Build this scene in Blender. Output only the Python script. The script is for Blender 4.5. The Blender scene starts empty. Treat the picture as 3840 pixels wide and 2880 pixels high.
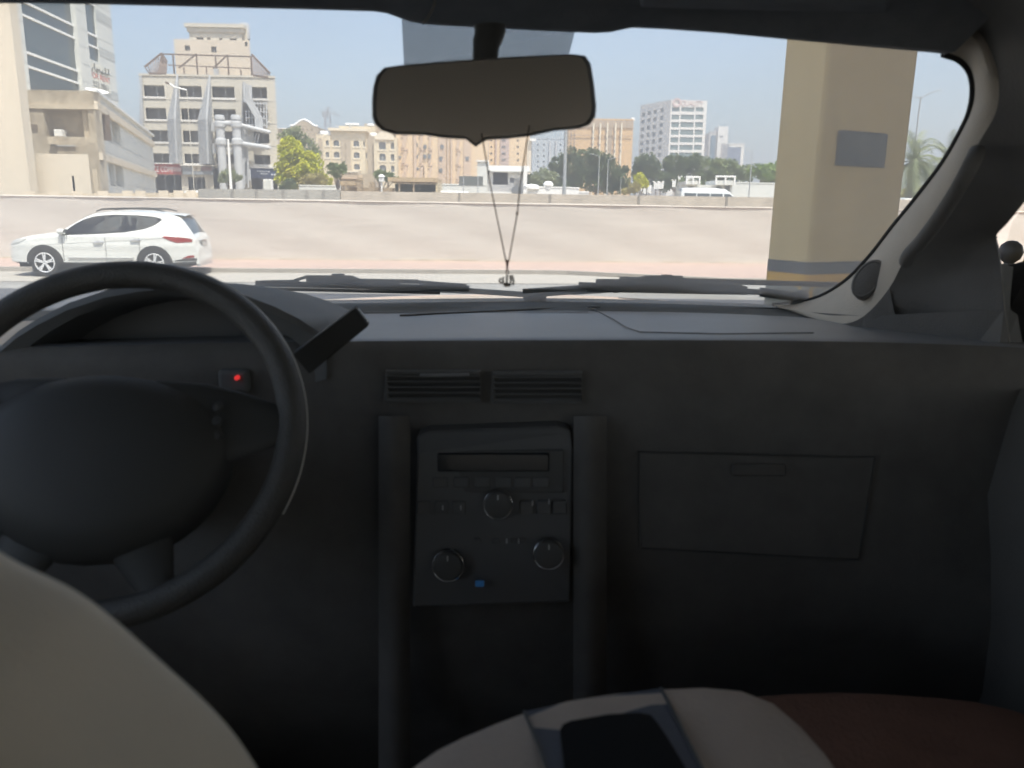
import bpy, bmesh, math, random
from mathutils import Vector, Matrix
R = math.radians
random.seed(7)
sc = bpy.context.scene
COL = sc.collection

# ---------------------------------------------------------------- camera
FPX = 2950.0
PITCH = math.atan(660/FPX); ROLL = 0.0155; EYE = 1.75
CAM = Vector((0, 0, EYE))
_up = Vector((0, math.sin(PITCH), math.cos(PITCH))); _fw = Vector((0, math.cos(PITCH), -math.sin(PITCH)))
_r = Vector((math.cos(ROLL), 0, 0)) + _up*math.sin(ROLL)
_u = _up*math.cos(ROLL) - Vector((1, 0, 0))*math.sin(ROLL)
cd = bpy.data.cameras.new('camera'); cam = bpy.data.objects.new('camera', cd); COL.objects.link(cam)
cam.matrix_world = Matrix(((_r.x, _u.x, -_fw.x, 0), (_r.y, _u.y, -_fw.y, 0), (_r.z, _u.z, -_fw.z, EYE), (0, 0, 0, 1)))
cd.sensor_width = 36; cd.lens = FPX/3840*36; cd.clip_start = 0.02; cd.clip_end = 6000
cd.dof.use_dof = True; cd.dof.focus_distance = 3.6; cd.dof.aperture_fstop = 7.0
sc.camera = cam
# ---------------------------------------------------------------- sky, sun, exposure
SUN_EL, SUN_AZ = R(66), R(150)          # azimuth clockwise from +Y
w = bpy.data.worlds.new('World'); sc.world = w; w.use_nodes = True
nt = w.node_tree; bgn = nt.nodes['Background']
sky = nt.nodes.new('ShaderNodeTexSky'); sky.sky_type = 'NISHITA'; sky.sun_disc = False
sky.sun_elevation = SUN_EL; sky.sun_rotation = SUN_AZ; sky.air_density = 1.0; sky.dust_density = 3.5; sky.ozone_density = 1.0
nt.links.new(sky.outputs[0], bgn.inputs[0]); bgn.inputs[1].default_value = 0.125
sd = bpy.data.lights.new('sun', 'SUN'); sd.energy = 3.0; sd.angle = R(0.53); sd.color = (1.0, 0.95, 0.87)
so = bpy.data.objects.new('sun', sd); COL.objects.link(so)
sdir = Vector((math.sin(SUN_AZ)*math.cos(SUN_EL), math.cos(SUN_AZ)*math.cos(SUN_EL), math.sin(SUN_EL)))
so.rotation_euler = sdir.to_track_quat('Z', 'Y').to_euler(); so.location = (0, -20, 60)
sc.view_settings.view_transform = 'Standard'; sc.view_settings.look = 'None'
sc.view_settings.exposure = 1.28; sc.view_settings.gamma = 1
sc.cycles.max_bounces = 10; sc.cycles.diffuse_bounces = 6; sc.cycles.transparent_max_bounces = 16; sc.cycles.use_denoising = True

# ---------------------------------------------------------------- projection helpers (to read real positions off the photograph)
def ray(px, py):
    return _fw + _r*((px-1920)/FPX) - _u*((py-1440)/FPX)
def P(px, py, D):                      # point at world depth D
    d = ray(px, py); return CAM + d*(D/d.y)
def G(px, py, z=0.0):                  # point on a horizontal level
    d = ray(px, py); return CAM + d*((z-EYE)/d.z)
def onplane(px, py, O, n):
    d = ray(px, py); return CAM + d*((O-CAM).dot(n)/d.dot(n))
CROLL = R(-1.15)
CM = Matrix.Rotation(CROLL, 4, 'Y'); CMI = CM.inverted()
def C(px, py, D):                      # same, in the frame of the car we sit in
    return CMI @ P(px, py, D)

# ---------------------------------------------------------------- materials
def mat(name, col, rough=0.8, var=0.12, scale=3.0, bump=0.0, metal=0.0, spec=0.5, bscale=None, col2=None, coat=0.0, streak=False):
    m = bpy.data.materials.new(name); m.use_nodes = True; t = m.node_tree; b = t.nodes['Principled BSDF']
    b.inputs['Roughness'].default_value = rough; b.inputs['Metallic'].default_value = metal
    b.inputs['Specular IOR Level'].default_value = spec; b.inputs['Coat Weight'].default_value = coat
    tc = t.nodes.new('ShaderNodeTexCoord')
    if var > 0:
        n = t.nodes.new('ShaderNodeTexNoise'); n.inputs['Scale'].default_value = scale; n.inputs['Detail'].default_value = 6
        n.inputs['Roughness'].default_value = 0.65
        src = tc.outputs['Object']
        if streak:
            mp = t.nodes.new('ShaderNodeMapping'); mp.inputs['Scale'].default_value = (1.0, 1.0, 0.12); t.links.new(src, mp.inputs[0]); src = mp.outputs[0]
        t.links.new(src, n.inputs['Vector'])
        r = t.nodes.new('ShaderNodeValToRGB'); r.color_ramp.elements[0].position = 0.3; r.color_ramp.elements[1].position = 0.7
        c2 = col2 if col2 else tuple(c*(1-var) for c in col)
        c1 = col if col2 else tuple(min(1, c*(1+var*0.5)) for c in col)
        r.color_ramp.elements[0].color = (*c2, 1); r.color_ramp.elements[1].color = (*c1, 1)
        t.links.new(n.outputs['Fac'], r.inputs[0]); t.links.new(r.outputs[0], b.inputs['Base Color'])
    else:
        b.inputs['Base Color'].default_value = (*col, 1)
    if bump > 0:
        n2 = t.nodes.new('ShaderNodeTexNoise'); n2.inputs['Scale'].default_value = bscale or scale*6; n2.inputs['Detail'].default_value = 5
        t.links.new(tc.outputs['Object'], n2.inputs['Vector'])
        bp = t.nodes.new('ShaderNodeBump'); bp.inputs['Strength'].default_value = bump; bp.inputs['Distance'].default_value = 0.02
        t.links.new(n2.outputs['Fac'], bp.inputs['Height']); t.links.new(bp.outputs[0], b.inputs['Normal'])
    return m
def emis(name, col, s):
    m = bpy.data.materials.new(name); m.use_nodes = True; b = m.node_tree.nodes['Principled BSDF']
    b.inputs['Base Color'].default_value = (*[c*.2 for c in col], 1); b.inputs['Emission Color'].default_value = (*col, 1); b.inputs['Emission Strength'].default_value = s
    return m
def glassy(name, tint, gloss=0.06, veil=0.0, veilcol=(.8, .8, .8)):
    m = bpy.data.materials.new(name); m.use_nodes = True; t = m.node_tree; t.nodes.clear()
    o = t.nodes.new('ShaderNodeOutputMaterial'); tr = t.nodes.new('ShaderNodeBsdfTransparent'); tr.inputs[0].default_value = (*tint, 1)
    gl = t.nodes.new('ShaderNodeBsdfGlossy'); gl.inputs['Roughness'].default_value = 0.03
    mx = t.nodes.new('ShaderNodeMixShader'); mx.inputs[0].default_value = gloss
    t.links.new(tr.outputs[0], mx.inputs[1]); t.links.new(gl.outputs[0], mx.inputs[2]); last = mx
    if veil > 0:  # milky scattering layer that whitens what lies behind the pane
        df = t.nodes.new('ShaderNodeBsdfTranslucent'); df.inputs[0].default_value = (*veilcol, 1)
        n = t.nodes.new('ShaderNodeTexNoise'); n.inputs['Scale'].default_value = 2.2; n.inputs['Detail'].default_value = 5
        tc = t.nodes.new('ShaderNodeTexCoord'); t.links.new(tc.outputs['Object'], n.inputs['Vector'])
        mr = t.nodes.new('ShaderNodeMapRange'); mr.inputs[3].default_value = veil*0.6; mr.inputs[4].default_value = veil*1.4
        t.links.new(n.outputs['Fac'], mr.inputs[0])
        m2 = t.nodes.new('ShaderNodeMixShader'); t.links.new(mr.outputs[0], m2.inputs[0]); t.links.new(mx.outputs[0], m2.inputs[1]); t.links.new(df.outputs[0], m2.inputs[2]); last = m2
    t.links.new(last.outputs[0], o.inputs[0])
    return m

# ---------------------------------------------------------------- mesh builder
class MB:
    def __init__(s): s.v = []; s.f = []; s.m = []
    def add(s, vs, fs, mi=0):
        k = len(s.v); s.v += [tuple(v) for v in vs]; s.f += [tuple(i+k for i in f) for f in fs]; s.m += [mi]*len(fs)
    def quad(s, a, b, c, d, mi=0): s.add([a, b, c, d], [(0, 1, 2, 3)], mi)
    def box(s, x0, y0, z0, x1, y1, z1, mi=0):
        s.add([(x, y, z) for z in (z0, z1) for y in (y0, y1) for x in (x0, x1)],
              [(0, 2, 3, 1), (4, 5, 7, 6), (0, 1, 5, 4), (2, 6, 7, 3), (0, 4, 6, 2), (1, 3, 7, 5)], mi)
    def obox(s, O, u, n, s0, s1, n0, n1, z0, z1, mi=0):       # box in a facade frame
        v = []
        for z in (z0, z1):
            for b in (n0, n1):
                for a in (s0, s1):
                    q = O + u*a + n*b; v.append((q.x, q.y, z))
        s.add(v, [(0, 2, 3, 1), (4, 5, 7, 6), (0, 1, 5, 4), (2, 6, 7, 3), (0, 4, 6, 2), (1, 3, 7, 5)], mi)
    def bar(s, a, b, w, h=None, mi=0, up=Vector((0, 0, 1))):
        a = Vector(a); b = Vector(b); h = h or w; d = (b-a).normalized()
        x = d.cross(up); x = x.normalized() if x.length > 1e-4 else Vector((1, 0, 0)); y = x.cross(d)
        v = [p + x*(i*w/2) + y*(j*h/2) for p in (a, b) for j in (-1, 1) for i in (-1, 1)]
        s.add(v, [(0, 2, 3, 1), (4, 5, 7, 6), (0, 1, 5, 4), (2, 6, 7, 3), (0, 4, 6, 2), (1, 3, 7, 5)], mi)
    def tube(s, pts, r, n=10, mi=0, cap=True, closed=False):
        pts = [Vector(p) for p in pts]; N = len(pts); rs = r if isinstance(r, (list, tuple)) else [r]*N
        vs = []; prev = None
        for i, p in enumerate(pts):
            if closed: d = (pts[(i+1) % N]-pts[i-1])
            else: d = pts[min(i+1, N-1)]-pts[max(i-1, 0)]
            d.normalize()
            if prev is None:
                x = d.orthogonal().normalized()
            else:
                x = (prev - d*prev.dot(d)); x = x.normalized() if x.length > 1e-5 else d.orthogonal().normalized()
            prev = x; y = d.cross(x)
            for k in range(n):
                t = 2*math.pi*k/n; vs.append(p + (x*math.cos(t)+y*math.sin(t))*rs[i])
        fs = []
        for i in range(N if closed else N-1):
            j = (i+1) % N
            for k in range(n): fs.append((i*n+k, i*n+(k+1) % n, j*n+(k+1) % n, j*n+k))
        if cap and not closed: fs.append(tuple(range(n-1, -1, -1))); fs.append(tuple((N-1)*n+k for k in range(n)))
        s.add(vs, fs, mi)
    def grid(s, rows, mi=0, wrap=False):
        n = len(rows[0]); vs = [p for r in rows for p in r]; fs = []
        for i in range(len(rows)-1):
            for j in range(n if wrap else n-1):
                k = (j+1) % n; fs.append((i*n+j, i*n+k, (i+1)*n+k, (i+1)*n+j))
        s.add(vs, fs, mi)
    def prism(s, pts, off, mi=0, mi_side=None):              # polygon pts (3D) extruded by off
        pts = [Vector(p) for p in pts]; n = len(pts); off = Vector(off)
        s.add(pts + [p+off for p in pts], [tuple(range(n)), tuple(range(2*n-1, n-1, -1))], mi)
        k = len(s.v)-2*n
        for i in range(n):
            s.f.append((k+i, k+n+i, k+n+(i+1) % n, k+(i+1) % n)); s.m.append(mi if mi_side is None else mi_side)
    def lathe(s, prof, O, ax, n=24, mi=0):                   # prof [(r, h)] about the axis ax at O
        ax = Vector(ax).normalized(); x = ax.orthogonal().normalized(); y = ax.cross(x); rows = []
        for r, h in prof:
            rows.append([Vector(O)+ax*h+(x*math.cos(2*math.pi*k/n)+y*math.sin(2*math.pi*k/n))*r for k in range(n)])
        s.grid(rows, mi, wrap=True)
    def build(s, name, mats, parent=None, smooth=False, bevel=0.0, subsurf=0, fixn=True):
        me = bpy.data.meshes.new(name); me.from_pydata(s.v, [], s.f); me.validate()
        if not isinstance(mats, (list, tuple)): mats = [mats]
        for m in mats: me.materials.append(m)
        if len(mats) > 1 and len(me.polygons) == len(s.m):
            me.polygons.foreach_set('material_index', s.m)
        if fixn:
            bm = bmesh.new(); bm.from_mesh(me); bmesh.ops.recalc_face_normals(bm, faces=bm.faces); bm.to_mesh(me); bm.free()
        if smooth:
            me.polygons.foreach_set('use_smooth', [True]*len(me.polygons)); me.set_sharp_from_angle(angle=R(40))
        o = bpy.data.objects.new(name, me); COL.objects.link(o)
        if parent: o.parent = parent
        if bevel > 0:
            b = o.modifiers.new('bevel', 'BEVEL'); b.width = bevel; b.segments = 3; b.limit_method = 'ANGLE'; b.angle_limit = R(35)
            if smooth: pass
        if subsurf: m_ = o.modifiers.new('sub', 'SUBSURF'); m_.levels = subsurf; m_.render_levels = subsurf
        return o
def tag(o, label=None, cat=None, group=None, kind=None):
    if label: o['label'] = label
    if cat: o['category'] = cat
    if group: o['group'] = group
    if kind: o['kind'] = kind
    return o
def empty(name, loc, label, cat, group=None, rz=0):
    o = bpy.data.objects.new(name, None); o.empty_display_size = 0.3; COL.objects.link(o); o.location = loc; o.rotation_euler = (0, 0, rz)
    return tag(o, label, cat, group)
def reparent(root):                                          # children were made in world space: keep them there
    mi = Matrix.Translation(-Vector(root.location))
    for c in [o for o in bpy.data.objects if o.parent == root]: c.matrix_parent_inverse = mi
def copy_tree(o, parent=None):
    c = o.copy(); COL.objects.link(c)
    if parent: c.parent = parent; c.matrix_parent_inverse = o.matrix_parent_inverse.copy()
    for ch in [q for q in bpy.data.objects if q.parent == o]: copy_tree(ch, c)
    return c
def lerp(pts, x):
    if x <= pts[0][0]: return pts[0][1]
    for (a, b), (c, d) in zip(pts, pts[1:]):
        if x <= c: return b + (d-b)*(x-a)/(c-a) if c > a else d
    return pts[-1][1]
def smooth_poly(pts, n=4):                                   # Catmull-Rom through pts (tuples)
    out = []; N = len(pts)
    for i in range(N-1):
        p0 = Vector(pts[max(i-1, 0)]); p1 = Vector(pts[i]); p2 = Vector(pts[i+1]); p3 = Vector(pts[min(i+2, N-1)])
        for k in range(n):
            t = k/n
            out.append(0.5*((2*p1)+(p2-p0)*t+(2*p0-5*p1+4*p2-p3)*t*t+(3*p1-p0-3*p2+p3)*t**3))
    out.append(Vector(pts[-1])); return out
def text_mesh(name, s, size, O, u, up, m, parent=None, ext=0.01, align='CENTER', sx=1.0):
    cu = bpy.data.curves.new(name, 'FONT'); cu.body = s; cu.size = size; cu.extrude = ext; cu.align_x = align; cu.align_y = 'CENTER'
    t = bpy.data.objects.new('t', cu); COL.objects.link(t)
    me = bpy.data.meshes.new_from_object(t.evaluated_get(bpy.context.evaluated_depsgraph_get()))
    bpy.data.objects.remove(t); me.materials.clear(); me.materials.append(m); me.name = name
    u = Vector(u).normalized(); up = Vector(up).normalized(); nn = u.cross(up)
    me.transform(Matrix(((u.x*sx, up.x, nn.x, O[0]), (u.y*sx, up.y, nn.y, O[1]), (u.z*sx, up.z, nn.z, O[2]), (0, 0, 0, 1))))
    o = bpy.data.objects.new(name, me); COL.objects.link(o)
    if parent: o.parent = parent
    return o

M = {}
M['wall'] = None
M['asphalt'] = mat('asphalt', (.27, .265, .25), .9, .18, 1.2, .4, bscale=60)
M['sand'] = mat('sand_ground', (.42, .36, .28), .95, .2, .2, .2)
M['pink'] = mat('pink_paving', (.43, .325, .275), .85, .10, 2.0, .2, bscale=30)
M['kerb'] = mat('kerb_concrete', (.36, .335, .30), .9, .15, 4, .2)
M['white'] = mat('white_paint', (.78, .78, .76), .6, .05, 2)
M['cream'] = mat('cream_render', (.66, .58, .46), .9, .08, .5, .15, streak=True)
M['cream2'] = mat('beige_render', (.58, .50, .38), .9, .12, .5, .15, streak=True)
M['stain'] = mat('stained_render', (.56, .49, .38), .9, .35, .9, .2, col2=(.30, .25, .18))
M['pale'] = mat('pale_cladding', (.62, .63, .60), .7, .06, .4)
M['glass'] = mat('window_glass', (.05, .065, .075), .12, .3, .3, spec=.8)
M['glassg'] = mat('curtain_glass', (.055, .075, .08), .10, .2, .2, spec=.8)
M['glassb'] = mat('bronze_glass', (.09, .08, .07), .2, .3, .3)
M['frame'] = mat('window_frame', (.45, .44, .41), .6, .05)
M['sill'] = mat('sill', (.66, .64, .60), .8, .05)
M['beige2'] = mat('plaster', (.56, .52, .44), .85, .10, .35, .1, streak=True)
M['fin'] = mat('fin_concrete', (.40, .41, .42), .85, .08, .5)
M['pipe'] = mat('pipe_grey', (.48, .49, .50), .6, .06, .5)
M['steel'] = mat('rusty_steel', (.17, .125, .10), .7, .2, 1)
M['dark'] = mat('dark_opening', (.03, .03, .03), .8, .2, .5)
M['villa'] = mat('villa_render', (.62, .53, .38), .9, .06, .2)
M['villa2'] = mat('villa_panel', (.41, .34, .25), .9, .08, .2)
M['rib'] = mat('rib_render', (.68, .52, .34), .9, .06, .1)
M['rib2'] = mat('rib_panel', (.55, .42, .31), .9, .08, .1)
M['bluegrey'] = mat('bluegrey_render', (.42, .46, .50), .85, .06, .1)
M['tan'] = mat('tan_render', (.62, .42, .22), .9, .08, .1)
M['tan2'] = mat('tan_brown', (.40, .31, .22), .9, .08, .1)
M['office'] = mat('office_cladding', (.68, .66, .63), .7, .05, .1)
M['winm'] = mat('matte_window', (.16, .17, .18), .3, .2, .3)
M['pole'] = mat('galvanised_pole', (.36, .37, .37), .5, .05, 2, metal=.2)
M['bark'] = mat('bark', (.16, .12, .09), .95, .3, 4, .4)
# ================================================================ ground, road, pavement
ST = R(6.8); SU = Vector((math.cos(ST), math.sin(ST), 0)); SN = Vector((-math.sin(ST), math.cos(ST), 0))
def S(u, v, z=0.0): p = SU*u + SN*v; return Vector((p.x, p.y, z))
def sheet(name, poly, z, m, thick=0.0):
    b = MB()
    if thick: b.prism([(p[0], p[1], z) for p in poly], (0, 0, -thick))
    else: b.add([(p[0], p[1], z) for p in poly], [tuple(range(len(poly)))])
    return tag(b.build(name, m), kind='structure')
def srect(u0, v0, u1, v1): return [S(u0, v0), S(u1, v0), S(u1, v1), S(u0, v1)]
sheet('ground', [(-1300, -300), (1300, -300), (1300, 1600), (-1300, 1600)], -0.02, M['sand'])
sheet('road', srect(-120, -30, 120, 18.6), 0.0, M['asphalt'])
pav = mat('block_paving', (.38, .355, .31), .9, .10, 1.5, .1)
t = pav.node_tree; bs = t.nodes['Principled BSDF']; tc = t.nodes.new('ShaderNodeTexCoord')
mp = t.nodes.new('ShaderNodeMapping'); mp.inputs['Rotation'].default_value = (0, 0, -ST); t.links.new(tc.outputs['Object'], mp.inputs[0])
br = t.nodes.new('ShaderNodeTexBrick'); br.inputs['Scale'].default_value = 1; br.inputs['Brick Width'].default_value = .125; br.inputs['Row Height'].default_value = 2.9
br.inputs['Mortar Size'].default_value = .008; br.offset = 0; br.inputs['Color1'].default_value = (.36, .335, .295, 1); br.inputs['Color2'].default_value = (.34, .32, .28, 1); br.inputs['Mortar'].default_value = (.47, .455, .42, 1)
t.links.new(mp.outputs[0], br.inputs[0])
mxn = t.nodes.new('ShaderNodeMix'); mxn.data_type = 'RGBA'; mxn.blend_type = 'MULTIPLY'; mxn.inputs[0].default_value = .5
old = [n for n in t.nodes if n.type == 'VALTORGB'][0]; t.links.new(br.outputs[0], mxn.inputs[6]); t.links.new(old.outputs[0], mxn.inputs[7])
mxn.inputs[0].default_value = 0.0; t.links.new(mxn.outputs[2], bs.inputs['Base Color'])
KV = 21.25                                                   # kerb line, street coordinates
sheet('parking_strip', srect(-120, 18.6, 120, KV+.3), 0.004, pav)
edge = sheet('road_edge_line', srect(-120, 18.50, 120, 18.62), 0.008, mat('edge_strip', (.30, .28, .25), .9, .1, 3))
WV = 24.9
kerbline = [(-120, KV), (3.4, KV), (4.0, KV-.12), (7.2, 19.3), (7.8, 19.05), (8.6, 19.0), (120, 19.0)]
b = MB(); b.prism([tuple(S(u, v+.15, .10)) for u, v in kerbline]+[tuple(S(120, WV+.1, .10)), tuple(S(-120, WV+.1, .10))], (0, 0, -.09))
tag(b.build('pavement', M['pink']), kind='structure')
b = MB()
for (a, c), (d, e) in zip(kerbline, kerbline[1:]):
    L = math.hypot(d-a, e-c); n = max(1, int(L/1.0)); n = min(n, 130)
    for k in range(n):
        t0 = k/n+.004/L; t1 = (k+1)/n-.004/L
        p = [S(a+(d-a)*t0, c+(e-c)*t0), S(a+(d-a)*t1, c+(e-c)*t1), S(a+(d-a)*t1, c+(e-c)*t1+.152), S(a+(d-a)*t0, c+(e-c)*t0+.152)]
        b.prism([(q.x, q.y, .112) for q in p], (0, 0, -.12))
tag(b.build('kerb', M['kerb']), kind='structure')
# raised ground beyond the second wall
FZ = 1.15
sheet('far_ground', [(-400, 39.2), (400, 41), (900, 1400), (-900, 1400)], FZ, M['sand'], 1.1)
sheet('far_road', [(-300, 44), (300, 46), (300, 62), (-300, 60)], FZ+.006, M['asphalt'])

# ================================================================ walls
wm = mat('rendered_wall', (.56, .53, .485), .9, .05, 5, .5, bscale=9, col2=(.545, .51, .46))
t = wm.node_tree; bs = t.nodes['Principled BSDF']; tc = t.nodes.new('ShaderNodeTexCoord')
mp = t.nodes.new('ShaderNodeMapping'); mp.inputs['Scale'].default_value = (.25, .25, 3.2); t.links.new(tc.outputs['Object'], mp.inputs[0])
n = t.nodes.new('ShaderNodeTexNoise'); n.inputs['Scale'].default_value = 2.6; n.inputs['Detail'].default_value = 8; t.links.new(mp.outputs[0], n.inputs['Vector'])
bp = [q for q in t.nodes if q.type == 'BUMP'][0]
ad = t.nodes.new('ShaderNodeMath'); ad.operation = 'ADD'; t.links.new(n.outputs['Fac'], ad.inputs[0])
n2 = [q for q in t.nodes if q.type == 'TEX_NOISE' and q.inputs['Scale'].default_value == 9][0]
t.links.new(n2.outputs['Fac'], ad.inputs[1]); t.links.new(ad.outputs[0], bp.inputs['Height']); bp.inputs['Strength'].default_value = .35; bp.inputs['Distance'].default_value = .02
WTOP = 1.87
rm_ = t.nodes.new('ShaderNodeValToRGB'); rm_.color_ramp.elements[0].position = .492; rm_.color_ramp.elements[0].color = (1, 1, 1, 1); rm_.color_ramp.elements[1].position = .508; rm_.color_ramp.elements[1].color = (1, 1, 1, 1)
e_ = rm_.color_ramp.elements.new(.50); e_.color = (.80, .78, .75, 1); t.links.new(n.outputs['Fac'], rm_.inputs[0])
mm_ = t.nodes.new('ShaderNodeMix'); mm_.data_type = 'RGBA'; mm_.blend_type = 'MULTIPLY'; mm_.inputs[0].default_value = .35
cr_ = [q for q in t.nodes if q.type == 'VALTORGB' and q != rm_][0]; t.links.new(cr_.outputs[0], mm_.inputs[6]); t.links.new(rm_.outputs[0], mm_.inputs[7]); t.links.new(mm_.outputs[2], bs.inputs['Base Color'])
random.seed(3)
wr = empty('boundary_wall', S(0, WV), 'long pale rendered boundary wall behind the pavement, with white top edge', 'wall')
b = MB(); us = [-90+i*.6 for i in range(301)]
rows = []
for k in range(13):
    z = .09+(WTOP-.09)*k/12
    rows.append([S(u, WV+.012*math.sin(u*1.7+k*.9)+random.uniform(-.008, .008), z) for u in us])
b.grid(rows); b.grid([rows[-1], [S(u, WV+.28, WTOP) for u in us], [S(u, WV+.28, 0) for u in us]])
b.build('wall_face', wm, wr, smooth=True)
b = MB()
for i in range(90):
    u0 = -90+i*2.0; h = random.choice([.035, .04, .03, .045]); b.obox(S(0, WV), SU, SN, u0+.01, u0+1.99+random.uniform(-.02, .0), -.03, .30, WTOP, WTOP+h)
b.build('coping', mat('white_coping', (.80, .77, .70), .8, .12, 2), wr)
b = MB()
for i in range(150):
    u0 = -45+i*.6; b.obox(S(0, WV), SU, SN, u0+random.uniform(-.1, .1), u0+.6, -random.uniform(.02, .06), .0, .09, .11+random.uniform(.0, .045))
b.build('mortar_foot', mat('mortar', (.58, .52, .42), .95, .3, 4), wr)
reparent(wr)
# second wall further back
def farwall(name, label, pxa, pxb, ytop_a, ytop_b, D, z0, m, pil=None, capm=None, grp=None, pilz=0, thick=.25):
    a = P(pxa, ytop_a, D[0]); c = P(pxb, ytop_b, D[1]); u = (c-a); u.z = 0; L = u.length; u.normalize(); n = Vector((-u.y, u.x, 0))
    r = empty(name, (a.x, a.y, z0), label, 'wall', grp)
    b = MB(); k = max(2, int(L/3)); 
    b.add([(a.x, a.y, z0), (c.x, c.y, z0), (c.x, c.y, c.z), (a.x, a.y, a.z)]+[tuple(Vector(q)+n*thick) for q in [(a.x, a.y, z0), (c.x, c.y, z0), (c.x, c.y, c.z), (a.x, a.y, a.z)]],
          [(0, 1, 2, 3), (7, 6, 5, 4), (3, 2, 6, 7), (0, 3, 7, 4), (1, 5, 6, 2)])
    b.build('wall_face', m, r)
    if pil:
        for s_ in pil:
            t_ = (s_-pxa)/(pxb-pxa); q = a.lerp(c, t_); b = MB(); O = Vector((q.x, q.y, 0)); b.obox(O, u, n, -.05, .05 if not pilz else .35, -.04, 0, z0, q.z+pilz)
            b.build('joint_strip' if not pilz else 'pilaster', capm or M['kerb'], r)
    reparent(r); return r
fwm = mat('far_wall_render', (.47, .42, .355), .9, .2, 1.5, .6, bscale=14)
farwall('parapet_wall', 'pinkish speckled parapet wall behind the boundary wall, running right from the grey section', 1277, 5200, 716, 775, (38, 44), 0, fwm, pil=[1668, 1975, 2283, 2595, 2900, 3500], capm=mat('joint_dark', (.25, .23, .2), .9))
gwm = mat('grey_block_wall', (.36, .35, .32), .9, .15, 1, .5, bscale=10)
farwall('grey_wall', 'low grey concrete wall section in front of the shop fronts, left of the pinkish parapet', 742, 1274, 708, 712, (37.5, 37.9), 0, gwm, pil=[870, 960, 1060, 1150, 1212], capm=mat('joint_grey', (.27, .26, .24), .9))
farwall('cream_fence_wall', 'low cream wall with small pilasters below the pale podium building', -300, 742, 730, 722, (33, 35.5), 0, M['cream2'], pil=[80, 170, 260, 355, 450, 500, 590, 650, 700], capm=M['cream'], pilz=.1)

# ================================================================ flyover deck and column
ov = empty('flyover', (0, -3, 0), 'concrete flyover deck above the car, resting on the tan column', 'bridge')
b = MB(); b.box(-8, -30, 9.4, 60, 11.6, 10.6); b.box(-8, 11.3, 10.6, 60, 11.6, 11.4); b.box(-8, -30, 10.6, -7.7, 11.29, 11.4)  # out of view; deck edges shaped to steer light onto the column faces
b.build('deck', mat('concrete', (.46, .44, .40), .9, .12, .5, .2), ov)
cm = mat('column_paint', (.90, .66, .30), .75, .10, 1.5, .15, streak=True)
pc = P(3030, 1000, 9.0); cu = Vector((1, .53, 0)).normalized(); cn = Vector((-.53, 1, 0)).normalized(); co = Vector((pc.x, pc.y, 0))
cw, cdp = 1.47, .64
colr = empty('column', (co.x, co.y, 0), 'tan rectangular flyover column with black and yellow bands at its foot', 'column')
def rbox(b, e, z0, z1, bev=.035, mi=0):                      # chamfered column section grown by e
    pts = []
    for (s_, t_) in ((0, 0), (cw, 0), (cw, cdp), (0, cdp)):
        sx = -1 if s_ == 0 else 1; tx = -1 if t_ == 0 else 1
        c0 = (s_+sx*e, t_+tx*e)
        pa = (c0[0]-sx*bev, c0[1]); pb = (c0[0], c0[1]-tx*bev)
        pts += [pa, pb] if (sx*tx > 0) == False else [pb, pa]
    # order counter-clockwise
    cx_, cy_ = cw/2, cdp/2
    pts.sort(key=lambda q: math.atan2((q[1]-cy_)/cdp, (q[0]-cx_)/cw))
    b.prism([tuple(co+cu*p[0]+cn*p[1]+Vector((0, 0, z0))) for p in pts], (0, 0, z1-z0), mi)
b = MB(); rbox(b, 0, -.02, 9.4); b.build('shaft', cm, colr)
bk = mat('black_band', (.10, .11, .11), .6, .2, 4); yl = mat('yellow_band', (.95, .50, .03), .6, .12, 4); gr = mat('grey_foot', (.36, .35, .29), .8, .2, 3)
b = MB(); rbox(b, .004, 1.06, 1.20); b.build('black_band', bk, colr)
b = MB(); rbox(b, .004, .915, 1.058); b.build('yellow_band', yl, colr)
b = MB(); rbox(b, .004, 0, .913); b.build('foot_band', gr, colr)
b = MB()
for (d_, nn_) in ((cu, cn), (cn, cu)):
    o_ = co - nn_*.008 - d_*.008
    z = lambda v: Vector((0, 0, v))
    b.quad(o_+d_*.0+z(.765), o_+d_*.115+z(.765), o_+d_*.105+z(.985), o_+z(.985), 0)
    o2 = co - nn_*.012 - d_*.012
    b.quad(o2+z(.775), o2+d_*.02+z(.775), o2+d_*.10+z(.985), o2+z(.985), 1)
b.build('corner_guard', [yl, gr], colr, fixn=False)
# plate on the column's right face
def cs(px, py):
    h = onplane(px, py, co, cn); return (h-co).dot(cu), h.z
s0, z1 = cs(3143, 487); s1, z0 = cs(3308, 630)
b = MB(); b.obox(co, cu, cn, s0, s1, -.03, -.001, z0, z1); pl = b.build('plate', mat('grey_plate', (.115, .13, .125), .6, .15, 3), colr, bevel=.004)
reparent(colr)
colr.location = co
reparent(ov)
# lift plate into own frame strip
b = MB(); b.obox(co, cu, cn, s0+.01, s1-.01, -.036, -.03, z1-.018, z1-.008); b.obox(co, cu, cn, s0+.01, s1-.01, -.036, -.03, z0+.008, z0+.018)
b.obox(co, cu, cn, (s0+s1)/2-.06, (s0+s1)/2+.06, -.034, -.03, z1-.16, z1-.145)
fr = b.build('plate_trim', mat('plate_trim', (.08, .09, .09), .5, 0), colr); fr.matrix_parent_inverse = Matrix.Translation(-colr.location)

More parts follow.
